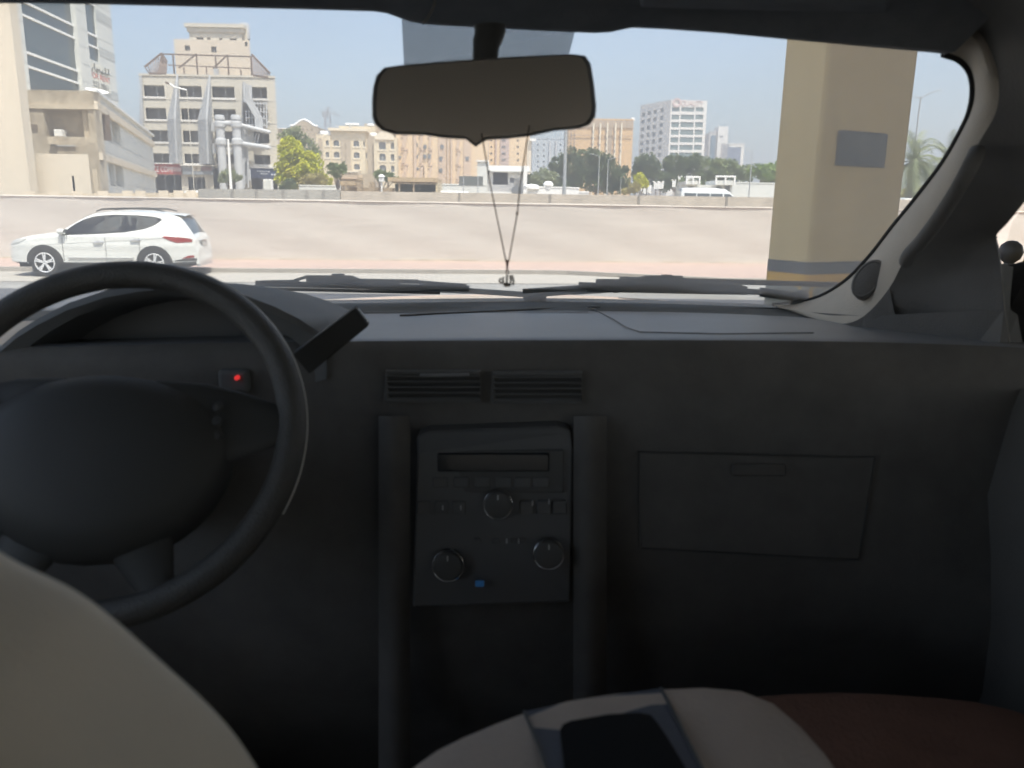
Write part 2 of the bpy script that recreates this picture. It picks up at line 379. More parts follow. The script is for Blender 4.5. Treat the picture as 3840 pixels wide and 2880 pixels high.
# ================================================================ haze
hm = bpy.data.materials.new('haze_air'); hm.use_nodes = True; t = hm.node_tree; t.nodes.remove(t.nodes['Principled BSDF'])
pv = t.nodes.new('ShaderNodeVolumePrincipled'); pv.inputs['Color'].default_value = (.93, .95, .97, 1); pv.inputs['Density'].default_value = .0012; pv.inputs['Anisotropy'].default_value = .2
t.links.new(pv.outputs[0], t.nodes['Material Output'].inputs['Volume'])
hb = MB(); hb.box(-1400, -350, -1.1, 1400, 1700, 95); tag(hb.build('haze', hm), kind='stuff')
# ================================================================ buildings
class Bld:
    def __init__(s, name, label, O, u, z0, cat='building', grp=None, dep=12):
        s.O = Vector((O[0], O[1], 0)); s.u = Vector((u[0], u[1], 0)).normalized(); s.n = Vector((-s.u.y, s.u.x, 0)); s.z0 = z0
        s.r = empty(name, (O[0], O[1], z0), label, cat, grp)
    def fc(s, px, py, off=0.0):
        h = onplane(px, py, s.O+s.n*off, s.n); return (h-s.O).dot(s.u), h.z
    def rect(s, x0, y0, x1, y1, off=0.0):       # pixel box -> facade rect, sized at its centre
        cx = (x0+x1)/2; cy = (y0+y1)/2
        a, _ = s.fc(x0, cy, off); c, _ = s.fc(x1, cy, off); _, t_ = s.fc(cx, y0, off); _, b_ = s.fc(cx, y1, off)
        return (a, b_, c, t_)
    def shell(s, W, dep, z1, rects, m, s0=0.0, off=0.0, name='wall', z0=None, reveal=.35, top=True, parapet=0, skew=0.0, open_=False):
        z0 = s.z0 if z0 is None else z0; O = s.O+s.n*off; mb = MB()
        rects = [(max(a, s0), max(b, z0), min(c, W), min(d, z1)) for a, b, c, d in rects]
        ss = sorted({s0, W}|{r[0] for r in rects}|{r[2] for r in rects}); zz = sorted({z0, z1}|{r[1] for r in rects}|{r[3] for r in rects})
        pt = lambda a, z, k=0.0: tuple((O+s.u*(a-skew*k)+s.n*k)[:2])+(z,)
        for a, c in zip(ss, ss[1:]):
            if c-a < 1e-4: continue
            for e, f in zip(zz, zz[1:]):
                if f-e < 1e-4: continue
                ca, ce = (a+c)/2, (e+f)/2
                if any(r[0] < ca < r[2] and r[1] < ce < r[3] for r in rects): continue
                mb.quad(pt(a, e), pt(c, e), pt(c, f), pt(a, f))
        for a, e, c, f in rects:
            mb.quad(pt(a, e), pt(a, e, reveal), pt(a, f, reveal), pt(a, f)); mb.quad(pt(c, e), pt(c, f), pt(c, f, reveal), pt(c, e, reveal))
            mb.quad(pt(a, f), pt(a, f, reveal), pt(c, f, reveal), pt(c, f)); mb.quad(pt(a, e), pt(c, e), pt(c, e, reveal), pt(a, e, reveal))
        if open_: return mb.build(name, m, s.r, fixn=False)
        mb.quad(pt(s0, z0), pt(s0, z1), pt(s0, z1, dep), pt(s0, z0, dep)); mb.quad(pt(W, z0), pt(W, z0, dep), pt(W, z1, dep), pt(W, z1))
        mb.quad(pt(s0, z0, dep), pt(s0, z1, dep), pt(W, z1, dep), pt(W, z0, dep)); mb.quad(pt(s0, z1), pt(W, z1), pt(W, z1, dep), pt(s0, z1, dep))
        if parapet:
            mb.obox(O, s.u, s.n, s0, W, -.12, .25, z1, z1+parapet)
        return mb.build(name, m, s.r, fixn=False)
    def win(s, r, depth=.3, off=0.0, g=None, f=None, nx=2, ny=1, fw=.08, name='window', arch=False, sill=0):
        a, e, c, d = r; O = s.O+s.n*off; b = MB(); b.obox(O, s.u, s.n, a+.001, c-.001, depth, depth+.06, e+.001, d-.001, 0)
        for k in range(nx+1):
            x = a+(c-a)*k/nx; x0 = max(a+.002, x-fw/2); x1 = min(c-.002, x+fw/2); b.obox(O, s.u, s.n, x0, x1, depth-.06, depth-.002, e+.002, d-.002, 1)
        for k in range(ny+1):
            z = e+(d-e)*k/ny; z0 = max(e+.003, z-fw/2); z1 = min(d-.003, z+fw/2); b.obox(O, s.u, s.n, a+fw/2+.003, c-fw/2-.003, depth-.055, depth-.003, z0, z1, 1)
        if sill: b.obox(O, s.u, s.n, a-.12, c+.12, -.12, .02, e-sill, e-.002, 1)
        if arch:
            w_ = (c-a)/2; m_ = (a+c)/2; h_ = min(w_*.55, (d-e)*.35)
            for sg in (-1, 1):
                pts = [(m_+sg*w_, d), (m_+sg*w_, d-h_)]+[(m_+sg*w_*math.cos(t), d-h_+h_*math.sin(t)) for t in (R(22), R(45), R(68))]+[(m_, d)]
                b.prism([tuple((O+s.u*x+s.n*.02)[:2])+(z,) for x, z in pts], tuple(s.n*.15), 2)
        mats = [g or M['glass'], f or M['frame']] + ([arch] if arch else [])
        return b.build(name, mats, s.r, fixn=False)
    def box(s, name, m, s0, s1, n0, n1, z0, z1, bevel=0, par=None):
        b = MB(); b.obox(s.O, s.u, s.n, s0, s1, n0, n1, z0, z1); return b.build(name, m, par or s.r, bevel=bevel)
    def at(s, a, n, z): q = s.O+s.u*a+s.n*n; return Vector((q.x, q.y, z))
    def done(s): reparent(s.r); return s.r
def k2(cx, cy): return 480+cx*.4339, 40+cy*.4339            # crop 2 -> pixels
def k1(cx, cy): return cx*.4581, cy*.4581
def k3(cx, cy): return 1000+cx*.3164, 380+cy*.3164
def k4(cx, cy): return 1600+cx*.3164, 440+cy*.3165
def k5(cx, cy): return 2200+cx*.3436, 340+cy*.3436

# ---- stepped shop and office building with fins and pipes
D2 = 110
O2 = P(k2(95, 560)[0], k2(95, 560)[1], D2)
B = Bld('stepped_building', 'beige five storey building with grey fins and pipes and shops below', (O2.x, O2.y), (1, 0.02), FZ)
W2 = B.fc(*k2(1285, 900))[0]; ZT = O2.z
cols = {0: (110, 312), 1: (455, 632), 2: (735, 916), 3: (1070, 1197)}
rowsy = [(650, 748), (845, 943), (1037, 1137), (1237, 1320)]
wr_ = []; keep = []
base = [B.rect(*k2(a, 650), *k2(c, 748)) for a, c in cols.values()]
zrow = [(B.fc(*k2(600, y1))[1], B.fc(*k2(600, y0))[1]) for y0, y1 in rowsy]
for ci, (a, _, c, _) in enumerate(base):
    for ri, (e, f) in enumerate(zrow):
        sh = 0.25*ri if ci < 3 else .1*ri
        rr = (max(.5, a-.1+(.15*ri if ci == 0 else 0)), e, c+.05, f); wr_.append(rr); keep.append((ci, ri, rr))
shopz = B.fc(*k2(600, 1420))[1]
sh0 = (B.fc(*k2(222, 1480))[0], FZ+.1, B.fc(*k2(462, 1480))[0], shopz); sh1 = (B.fc(*k2(520, 1480))[0], FZ+.1, B.fc(*k2(665, 1480))[0], B.fc(*k2(600, 1437))[1])
sh2 = (B.fc(*k2(1070, 1480))[0], FZ+.1, W2-.3, B.fc(*k2(1100, 1440))[1]); sh3 = (B.fc(*k2(740, 1480))[0], FZ+.1, B.fc(*k2(1000, 1480))[0], B.fc(*k2(800, 1360))[1])
B.shell(W2, 16, ZT, wr_+[sh0, sh1, sh2, sh3], M['beige2'], reveal=1.0, parapet=.25, skew=.335)
for ci, ri, (a, e, c, f) in keep:
    B.win((a+.0, e, c, f), depth=.95, g=M['glassb'], f=M['fin'], nx=2, fw=.12, name='window')
    h = (f-e)*.30; B.box('ledge', M['sill'], a-.15, c+.15, -.12, .05, e-.28, e-.003)
for q in (sh0, sh1, sh2, sh3): B.win(q, depth=.9, g=M['dark'], f=M['fin'], nx=3, fw=.1, name='shop_front')
# storey joints
jm = mat('joint_line', (.30, .29, .27), .9)
for e, f in zrow: B.box('joint', jm, .2, W2, -.012, -.002, e-.42, e-.36)
# fins: grey wedges standing off the facade
def fin(px_top, px_bot, w, depth_top, depth_bot, zb, ztop):
    s_t = B.fc(*k2(px_top, 600))[0]; s_b = B.fc(*k2(px_bot, 1300))[0]; b = MB()
    pts = []
    N = 8
    L = []; Rr = []
    for i in range(N+1):
        t_ = i/N; z = ztop+(zb-ztop)*t_; s_ = s_t+(s_b-s_t)*t_; k = min(1, t_*2.0); dd = depth_top+(depth_bot-depth_top)*k
        L.append((s_, z, dd))
    rows = []
    for s_, z, dd in L:
        rows.append([B.at(s_-dd*1.0, -.02, z), B.at(s_-.12, -dd, z), B.at(s_+.12, -dd, z), B.at(s_+w, -.02, z)])
    b.grid(rows); b.build('fin', M['fin'], B.r)
zf = B.fc(*k2(400, 1325))[1]
fin(432, 465, .12, .12, 1.7, zf, ZT+.2); fin(712, 735, .12, .12, 1.9, zf, ZT+.2); fin(118, 150, .1, .10, .5, zf, ZT+.2); fin(1008, 1025, .10, .3, .7, B.fc(*k2(1000, 1500))[1], ZT-.6)
# ribbed steel screen
b = MB(); ztop_s = B.fc(*k2(1040, 615))[1]; 
scr = [[(1010, 630), (1012, 760), (1105, 920), (1110, 1020)], [(1030, 632), (1030, 765), (1122, 925), (1128, 1025)], [(1050, 640), (1050, 770), (1140, 930), (1145, 1030)], [(1062, 645), (1066, 775), (1156, 932), (1160, 1032)]]
for ln in scr:
    pts = [onplane(*k2(*q), B.O-B.n*1.6, B.n) for q in ln]
    for p, q in zip(pts, pts[1:]): b.bar(p, q, .22, .22)
for x in (1100, 1125, 1150, 1178, 1200):
    p = onplane(*k2(x-4, 790), B.O-B.n*1.0, B.n); q = onplane(*k2(x, 1015), B.O-B.n*1.0, B.n); b.bar(p, q, .16, .16)
for x in (1020, 1045, 1070, 1092): 
    p = onplane(*k2(x, 860), B.O-B.n*.9, B.n); q = onplane(*k2(x+6, 1000), B.O-B.n*.9, B.n); b.bar(p, q, .14, .14)
for y in (690, 745, 800, 870, 925, 985):
    x0 = 1012 if y < 760 else 1012; x1 = 1065 if y < 760 else 1190
    p = onplane(*k2(x0, y), B.O-B.n*1.2, B.n); q = onplane(*k2(x1, y+6), B.O-B.n*1.2, B.n); b.bar(p, q, .10, .10)
b.build('louvre_screen', M['pipe'], B.r)
s0_, z0_ = B.fc(*k2(1015, 1000)); s1_, z1_ = B.fc(*k2(1190, 800))
B.box('screen_glass', M['glassb'], s0_, s1_, -.7, -.02, z0_, z1_)
# big pipes
def pp(x, y, off): return onplane(*k2(x, y), B.O-B.n*off, B.n)
b = MB()
for x0, x1, y0 in ((792, 822, 930), (932, 968, 930)):
    p = pp(x0, y0, 2.2); q = pp(x1, 1545, 2.2); q.z = FZ; q.x = p.x+(.0); b.tube([p, (p.x, p.y, q.z)], .56, 14)
    b.lathe([(.0, .62), (.58, .6), (.66, .35), (.66, .0)], (p.x, p.y, p.z-.2), (0, 0, 1), 14)
    for y in (985, 1135): c = pp((x0+x1)/2-8, y, 2.2); b.lathe([(.56, -.45), (.72, -.3), (.74, 0), (.72, .3), (.56, .45)], (p.x, p.y, c.z), (0, 0, 1), 14)
b.tube([pp(800, 975, 2.2), pp(930, 978, 2.2)], .34, 12)
b.tube([pp(735, 960, 1.0), pp(735, 1045, 1.0)], .30, 10); b.tube([pp(748, 1150, 1.0), pp(750, 1235, 1.0)], .30, 10)
b.tube([pp(845, 1140, 1.6), pp(835, 1200, 1.6), pp(900, 1215, 1.6), pp(912, 1190, 1.6)], .22, 10)
b.tube([pp(975, 990, 1.9), pp(1215, 1050, 1.9), pp(1235, 1053, 1.9)], [.28, .28, .12], 12)
b.tube([pp(985, 1150, 1.9), pp(1210, 1185, 1.9), pp(1240, 1190, 1.9)], [.32, .32, .12], 12)
for x in (1060, 1085, 1110, 1135): b.bar(pp(x, 1060, 1.4), pp(x-20, 1150, 1.4), .12)
b.tube([pp(990, 1000, 1.4), pp(1003, 1530, 1.4)], .16, 8); b.tube([pp(1030, 1000, 1.4), pp(1040, 1530, 1.4)], .10, 8); b.tube([pp(1052, 1370, 1.4), pp(1056, 1470, 1.4)], .12, 8)
b.build('pipe_work', M['pipe'], B.r, smooth=True)
# signs
M['ptext'] = mat('pale_text', (.55, .58, .62), .6)
red = mat('red_sign', (.38, .07, .06), .6, .08, 1); navy = mat('navy_sign', (.05, .07, .14), .5, .1, 1); grs = mat('grey_sign', (.24, .26, .28), .6, .1, 1)
a_, e_, c_, f_ = B.rect(*k2(215, 1328), *k2(465, 1415)); sg = B.box('red_sign', red, a_-1.2, c_, -.5, -.04, e_, f_); sg['label'] = 'red shop sign with white lettering'
text_mesh('lettering', 'INSURANCE COMPANY', 1.05, B.at((a_+c_)/2-1.0, -.52, (e_+f_)/2-.05), B.u, (0, 0, 1), M['white'], sg, .01, sx=.62)
a_, e_, c_, f_ = B.rect(*k2(484, 1345), *k2(748, 1418)); sg = B.box('grey_sign', grs, a_, c_, -.6, -.04, e_, f_)
b = MB(); wd = c_-a_
for (p0, p1, q0, q1, mi) in ((.02, .30, .72, .95, 0), (.34, .60, .42, .98, 1), (.64, .96, .45, .95, 2), (.66, .90, .60, .70, 1), (.70, .94, .78, .86, 1), (.44, .50, .60, .80, 3)):
    b.obox(B.O, B.u, B.n, a_+wd*p0, a_+wd*p1, -.62-.01*mi, -.605, e_+(f_-e_)*q0, e_+(f_-e_)*q1, mi)
b.build('sign_panel', [M['fin'], M['cream'], mat('maroon', (.22, .13, .12), .6), M['dark']], sg)
B.box('awning', M['sill'], a_-.2, c_+.2, -.9, -.03, f_+.01, f_+.16)
a_, e_, c_, f_ = B.rect(*k2(1068, 1365), *k2(1300, 1450)); sg = B.box('navy_sign', navy, a_, min(c_, W2), -.5, -.04, e_, f_)
for yy, x0, x1 in ((1390, 1125, 1240), (1410, 1155, 1222), (1418, 1245, 1292)):
    p, zz = B.fc(*k2(x0, yy)); q, _ = B.fc(*k2(x1, yy)); b = MB(); n_ = int((q-p)/.28)
    for k in range(max(n_, 3)):
        w_ = (q-p)/n_; b.obox(B.O, B.u, B.n, p+k*w_, p+k*w_+w_*random.uniform(.6, .95), -.53, -.505, zz-.09, zz+random.uniform(.07, .11))
    b.obox(B.O, B.u, B.n, p, q, -.51, -.503, zz-.05, zz-.02); b.build('small_lettering', M['ptext'], sg)
B.box('awning', M['sill'], B.fc(*k2(1060, 1350))[0], W2, -.7, -.03, f_+.01, f_+.25)
B.box('awning', M['sill'], B.fc(*k2(180, 1322))[0], B.fc(*k2(462, 1322))[0], -.8, -.03, B.fc(*k2(300, 1327))[1], B.fc(*k2(300, 1318))[1])
# setback storeys
def setback(x0, x1, y0, y1, off, dep, wins, name='upper_wall', m=None, zb=None, cor=0):
    a, _ = B.fc(*k2(x0, y1), off); c, _ = B.fc(*k2(x1, y1), off); _, zt = B.fc(*k2((x0+x1)/2, y0), off)
    zb = ZT if zb is None else zb
    rs = [B.rect(*k2(*q[:2]), *k2(*q[2:]), off) for q in wins]
    B.shell(c, dep, zt, rs, m or M['beige2'], s0=a, off=off, name=name, z0=zb, reveal=.3, skew=.30)
    for q in rs: B.win((q[0]-.0, q[1], q[2]-.0, q[3]), depth=.25, off=off, g=M['glassb'], f=M['frame'], nx=2)
    if cor:
        B.box('cornice', M['beige2'], a-.45, c+.45, off-.5, off+1.0, zt-cor, zt+.02); B.box('cornice', M['beige2'], a-.2, c+.2, off-.25, off+.8, zt-cor*2.2, zt-cor-.003)
    return a, c, zt
pk = mat('peach_render', (.60, .52, .42), .9, .08, .4)
a1, c1, zt1 = setback(418, 1068, 252, 560, 3.5, 11, [(492, 300, 536, 345), (720, 310, 764, 362), (1010, 270, 1032, 310)], m=pk)
a2, c2, zt2 = setback(532, 985, 118, 250, 4.0, 9, [(592, 228, 650, 252), (685, 230, 712, 252), (790, 236, 815, 262), (880, 240, 938, 268)], zb=zt1, cor=.45)
a3, c3, zt3 = setback(1000, 1052, 150, 560, 4.6, 8, [(1010, 360, 1035, 400), (1010, 470, 1035, 520)], zb=zt1-8, m=M['beige2'])
b = MB(); q = B.at(c3-.8, 6, zt3); b.lathe([(.0, .9), (.6, .85), (.7, .7), (.7, -1.2)], q, (0, 0, 1), 16); b.build('water_tank', M['fin'], B.r, smooth=True)
# roof pergola
b = MB()
tz = lambda x, y, off=1.2: onplane(*k2(x, y), B.O+B.n*off, B.n)
for x, y in ((292, 375), (388, 380), (590, 372), (755, 385), (860, 380), (1062, 395)):
    p = tz(x, y); b.bar(p, (p.x, p.y, ZT), .16)
b.bar(tz(290, 375), tz(1066, 398), .16)
for x, y in ((482, 490), (677, 490), (870, 500), (975, 510), (765, 480)):
    p = tz(x, y, .8); b.bar(p, (p.x, p.y, ZT), .14)
b.bar(tz(345, 470, .8), tz(1060, 500, .8), .12)
b.bar(tz(590, 375), tz(440, 495), .28, .12); b.bar(tz(860, 382), tz(735, 500), .28, .12)
b.build('roof_frame', M['steel'], B.r)
def slats(poly_top, poly_bot, n, name='slatted_canopy'):
    b = MB()
    for k in range(n):
        t_ = k/(n-1)
        def at_(pl): 
            f = t_*(len(pl)-1); i = min(int(f), len(pl)-2); return Vector(pl[i]).lerp(Vector(pl[i+1]), f-i)
        b.bar(at_(poly_top), at_(poly_bot), .13, .10)
    b.bar(poly_bot[0], poly_bot[-1], .25); 
    for p, q in zip(poly_top, poly_top[1:]): b.bar(p, q, .22)
    b.build(name, M['steel'], B.r)
slats([tz(145, 485, 0), tz(290, 368, 2), tz(335, 440, 2)], [tz(185, 545, 0), tz(330, 545, 0)], 13)
slats([tz(1070, 380, 2), tz(1225, 540, 0)], [tz(1082, 560, 0), tz(1215, 578, 0)], 12)
B.box('roof_box', M['fin'], B.fc(*k2(735, 560))[0], B.fc(*k2(768, 560))[0], .3, 1.0, ZT+.25, ZT+1.1)
B.done()

# ---- tall cream blank building at the far left
Oc = P(103, 623, 48)
B = Bld('blank_building', 'plain cream windowless building wall at the left edge of the view', (Oc.x-18, Oc.y), (1, 0), 0)
B.shell(18, .8, 26, [], M['cream']); B.done()
# ---- annex
Oa = P(103, 575, 49.5); a_ = P(330, 578, 49.5)
B = Bld('annex_building', 'low cream annex with two narrow slots in front of the podium', (Oa.x, Oa.y), (1, 0), 0)
rs = [B.rect(273, 660, 281, 733)]
B.shell(a_.x-Oa.x, 7, Oa.z, rs, M['cream'], reveal=.5, skew=.55)
for q in rs: B.win(q, depth=.45, g=M['dark'], nx=1, name='slot')
rr_ = B.rect(343, 680, 352, 735, .8)
B.shell(B.fc(368, 690, .8)[0], 4, B.fc(350, 634, .8)[1], [rr_], M['cream2'], s0=a_.x-Oa.x+.01, off=.8, name='side_wall', reveal=.4, skew=.55)
B.win(rr_, depth=.35, off=.8, g=M['dark'], nx=1, name='slot')
B.done()
# ---- podium and tower
Dp = 58; pc_ = P(346, 340, Dp); pl_ = P(103, 340, Dp); ZP = pc_.z
B = Bld('podium_building', 'pale podium block with stained beige end and recessed opening, under the glass tower', (pl_.x-10, pl_.y), (1, 0), 0)
Wp = pc_.x-pl_.x+10
op = B.rect(*k1(362, 895), *k1(726, 1118))
B.shell(Wp, 1.0, ZP, [op], M['stain'], reveal=.99)
b = MB(); b.obox(B.O, B.u, B.n, op[0], op[2], 3.0, 3.1, op[1], op[3]); b.build('recess_back', mat('brown_recess', (.17, .13, .10), .9, .2, 1), B.r)
B.box('recess_pier', M['cream2'], op[2]-(op[2]-op[0])*.2, op[2], .45, .95, op[1], op[3])
q0 = B.fc(*k1(435, 1085)); B.box('air_unit', M['white'], q0[0], B.fc(*k1(498, 1085))[0], .05, .8, op[1], B.fc(*k1(460, 1058))[1], bevel=.05)
q1 = B.fc(*k1(420, 1140)); B.box('duct_box', M['cream2'], q1[0], B.fc(*k1(470, 1140))[0], -.5, -.003, B.fc(*k1(450, 1185))[1], B.fc(*k1(450, 1125))[1])
B.box('vent', mat('vent_dark', (.2, .16, .12), .9), B.fc(*k1(262, 1040))[0], B.fc(*k1(308, 1040))[0], -.1, -.003, B.fc(*k1(280, 1060))[1], B.fc(*k1(280, 1018))[1])
B.box('ledge', M['cream2'], Wp-5.4, Wp+.0, -.10, -.003, B.fc(*k1(700, 895))[1], B.fc(*k1(700, 860))[1])
B.box('pipe_run', M['fin'], B.fc(*k1(430, 1195))[0], B.fc(*k1(620, 1195))[0], -.12, -.003, B.fc(*k1(500, 1198))[1], B.fc(*k1(500, 1190))[1])
# long side, facing right
cor = Vector((pc_.x, pc_.y, 0)); ud = Vector((-.34, 1, 0)).normalized(); B2O = B.O, B.u, B.n
Ls = 40
B.O, B.u = cor, ud; B.n = Vector((-ud.y, ud.x, 0))
M['prec'] = mat('pale_recess', (.36, .34, .29), .8, .1)
wn = []
for (x0, y0, x1, y1) in ((868, 958, 912, 1160), (918, 975, 984, 1175), (895, 1328, 940, 1522), (948, 1338, 1010, 1526)):
    wn.append(B.rect(*k1(x0, y0), *k1(x1, y1)))
B.shell(Ls, .9, ZP, wn, M['pale'], reveal=.7, name='side_wall', open_=True)
for q in wn: B.win(q, depth=.6, g=M['prec'], f=M['cream2'], nx=1, name='window')
for (x, y, h) in ((790, 905, .55), (800, 1305, .5)):
    z_ = B.fc(*k1(x, y))[1]; B.box('string_course', M['cream'], .05, Ls, -.25, -.003, z_, z_+h)
B.box('coping', M['white'], .05, Ls, -.3, .0, ZP-.05, ZP+.12)
for z_ in (ZP-3.0, ZP-3.9, 1.6, 3.2): B.box('joint', M['fin'], 0, Ls, -.012, -.002, z_, z_+.04)
# roof slab of the podium
b = MB(); p0 = B2O[0]; b.add([tuple(p0+Vector((0, .5, ZP-.1))), tuple(Vector((pc_.x-.3, pc_.y+.5, ZP-.1))), tuple(cor+ud*Ls+Vector((-.3, 0, ZP-.1))), tuple(cor+ud*Ls+Vector((-25, 0, ZP-.1)))], [(0, 1, 2, 3)]); b.build('roof', M['cream2'], B.r, fixn=False)
B.done()
Dn = 62; tn = P(60, 200, Dn); ut = Vector((-.081, 1, 0)).normalized()
B = Bld('glass_tower', 'tall tower of dark glass bands between pale piers, with a rent banner', (tn.x, tn.y), ut, ZP-.1)
def th(px): return B.fc(px, 200)[0]
e0 = th(100); e1 = th(288); e2 = th(325); e3 = th(372); e4 = th(428)
b = MB(); b.obox(B.O, B.u, B.n, 0, e4, .35, 14, ZP-.1, 34); b.build('core', M['pale'], B.r)
gb = [B.fc(160, k1(0, y)[1])[1] for y in (0,)]
zb0 = B.fc(*k1(285, 735))[1]
sp = []
for x, y in ((270, 445), (285, 560), (225, 25), (235, 140)):
    sp.append(B.fc(*k1(x, y))[1])
g1 = MB(); g1.obox(B.O, B.u, B.n, e0, e1, .18, .345, ZP-.1, 34); ga = g1.build('glazing', M['glassg'], B.r)
g1 = MB(); g1.obox(B.O, B.u, B.n, e2, e3, .18, .345, B.fc(*k1(790, 500))[1], 34); g1.build('glazing', M['glassg'], B.r)
step = abs(sp[0]-sp[1])
zz_ = sorted(sp); fl = abs(sp[3]-sp[0])
levels = []
k = 0
z = sp[1]
base_ = sp[1]; per = sp[3]-sp[1]
for i in range(-1, 6):
    for d_ in (0, sp[0]-sp[1]): levels.append(base_+i*per+d_)
for z in levels:
    if ZP < z < 33:
        B.box('spandrel_line', M['white'], e0, e1, .02, .175, z-.09, z+.09); 
        if z > B.fc(*k1(790, 500))[1]: B.box('spandrel_line', M['white'], e2, e3, .02, .175, z-.09, z+.09)
B.box('pier', M['pale'], 0, e0, 0, .345, ZP-.1, 34); B.box('pier', M['pale'], e1, e2, -.25, .345, ZP-.1, 34); B.box('pier', M['pale'], e3, e4, 0, .345, ZP-.1, 34)
z_ = B.fc(*k1(790, 500))[1]; z2_ = B.fc(*k1(800, 700))[1]
B.box('infill', M['pale'], e2, e3, .1, .345, z2_, z_)
gp = mat('pale_joint', (.45, .47, .46), .8)
z = ZP+1.2
while z < 33: 
    B.box('joint', gp, 0.02, e0-.02, -.01, -.002, z, z+.05); B.box('joint', gp, e3+.02, e4, -.01, -.002, z, z+.05); B.box('joint', gp, e1+.02, e2-.02, -.26, -.252, z, z+.05); z += 1.45
for zc in (B.fc(*k1(890, 160))[1], B.fc(*k1(890, 440))[1], B.fc(*k1(900, 760))[1]):
    B.box('grey_band', gp, e3+.02, e4, -.03, -.012, zc-.5, zc+.25)
# rent banner
s0_ = th(326)+.05; s1_ = e3+1.6
bz1 = B.fc(*k1(795, 530))[1]; bz0 = B.fc(*k1(800, 705))[1]
b = MB(); b.obox(B.O, B.u, B.n, s0_, s1_, -.10, -.04, bz0-.3, bz1); bn = b.build('rent_banner', mat('banner_cloth', (.66, .65, .58), .8, .06, 1), B.r)
hh = (bz1-bz0+.3)/3; mid = (s0_+s1_)/2
redt = mat('red_text', (.55, .16, .13), .8, 0); dkt = mat('dark_text', (.14, .14, .13), .8, 0)
text_mesh('lettering', 'FOR RENT', hh*.95, B.at(mid, -.115, bz1-hh*1.5), B.u, (0, 0, 1), redt, bn, .005, sx=(s1_-s0_)/(hh*.95*4.6))
text_mesh('lettering', '553 0861', hh*.95, B.at(mid, -.115, bz1-hh*2.5), B.u, (0, 0, 1), dkt, bn, .005, sx=(s1_-s0_)/(hh*.95*4.6))
b = MB()                                                    # Arabic word for rent, drawn as strokes
def stroke(pts, w_=.07): b.tube([B.at(s0_+(s1_-s0_)*x, -.12, bz1-hh*(1-y)) for x, y in pts], w_, 6)
stroke([(.95, .95), (.95, .25), (.80, .2), (.78, .95)]); stroke([(.78, .2), (.62, .2), (.62, .5), (.62, .2), (.48, .2), (.48, .5)]); stroke([(.42, .3), (.34, .45), (.28, .2), (.36, .05)]); stroke([(.22, .95), (.22, .2)]); stroke([(.14, .4), (.10, .15), (.03, .0)]); stroke([(.56, .02), (.58, .02)])
b.build('lettering', dkt, bn)
B.box('dish_arm', M['white'], th(312), th(338), -.8, -.3, ZP+.35, ZP+.55)
B.done()
b = MB(); q = P(362, 352, 62.0); q2 = q
dsh = empty('rooftop_dish', (q.x, q.y, ZP), 'white dish lying beside the banner at the podium roof edge', 'dish')
b.lathe([(0, .0), (.4, .08), (.75, .28), (.8, .34), (.7, .29), (.4, .14), (0, .06)], (q.x, q.y, ZP+.2), (.25, -.2, 1), 18); b.build('reflector', M['white'], dsh, smooth=True)
b = MB(); b.bar((q.x, q.y, ZP), (q.x, q.y, ZP+.4), .12); b.build('stand', M['fin'], dsh); reparent(dsh)

# ---- cream villa style flats
Ov = P(k3(575, 400)[0], 720, 200)
B = Bld('arched_flats', 'cream three storey flats with arched windows and tall beige panels', (Ov.x, Ov.y), (1, .05), FZ)
f3 = lambda x, y: B.fc(*k3(x, y))
W = f3(1545, 600)[0]
def sec(x0, x1, ytop, off, wins, m=M['villa'], dep=10, g=None):
    a = f3(x0, 600)[0]; c = f3(x1, 600)[0]; zt = f3((x0+x1)/2, ytop)[1]
    rs = [B.rect(*k3(*q[:2]), *k3(*q[2:]), off) for q in wins]
    B.shell(c, dep, zt, rs, m, s0=a, off=off, reveal=.45)
    for q in rs:
        B.win(q, depth=.4, off=off, g=g or M['winm'], f=M['frame'], nx=2, ny=2, arch=m); B.box('surround', M['surr'], q[0]-.3, q[2]+.3, off-.12, off-.003, q[1]-.35, q[1]-.02)
    return a, c, zt
M['surr'] = mat('surround', (.70, .62, .48), .8, .04)
sec(590, 760, 395, 0, [(700, 462, 735, 525), (700, 600, 738, 665)])
sec(760.5, 1165, 350, .4, [(790, 462, 858, 528), (795, 598, 862, 668), (1028, 468, 1095, 535), (1032, 605, 1100, 673), (1036, 742, 1102, 808), (1145, 475, 1163, 538)])
sec(1165.5, 1270, 440, 1.2, [(1175, 610, 1190, 680)])
sec(1270.5, 1545, 425, 0, [(1330, 480, 1410, 570), (1336, 618, 1410, 704), (1338, 756, 1415, 830), (1470, 488, 1510, 568), (1472, 625, 1512, 706), (1474, 762, 1514, 838)])
for x in ((1150, 478, 1183, 538), (1150, 612, 1183, 680), (1152, 750, 1184, 812)):
    pass
# tall arched panels
def panel(x0, x1, y0, off=0.0):
    a = f3(x0, 800)[0]; c = f3(x1, 800)[0]; zt = f3((x0+x1)/2, y0)[1]; r_ = (c-a)/2; m_ = (a+c)/2
    pts = [(a, FZ+2), (c, FZ+2)]+[(m_+r_*math.cos(t), zt-r_*1.5+r_*1.5*math.sin(t)) for t in [math.pi*k/8 for k in range(9)]]
    b = MB(); b.prism([tuple(B.at(x, off-.25, z)) for x, z in pts], tuple(B.n*.24)); b.build('arched_panel', M['villa2'], B.r)
panel(625, 672, 436); panel(885, 938, 440, .4); panel(942, 1000, 440, .4); panel(1195, 1272, 400, 1.2)
a, c = f3(762, 345)[0], f3(1165, 345)[0]; zt = f3(960, 350)[1]
B.box('cornice', M['surr'], a-.6, c+.4, -.5, 6, zt+.003, zt+.6); 
zt = f3(1400, 425)[1]; a, c = f3(1285, 425)[0], f3(1510, 425)[0]
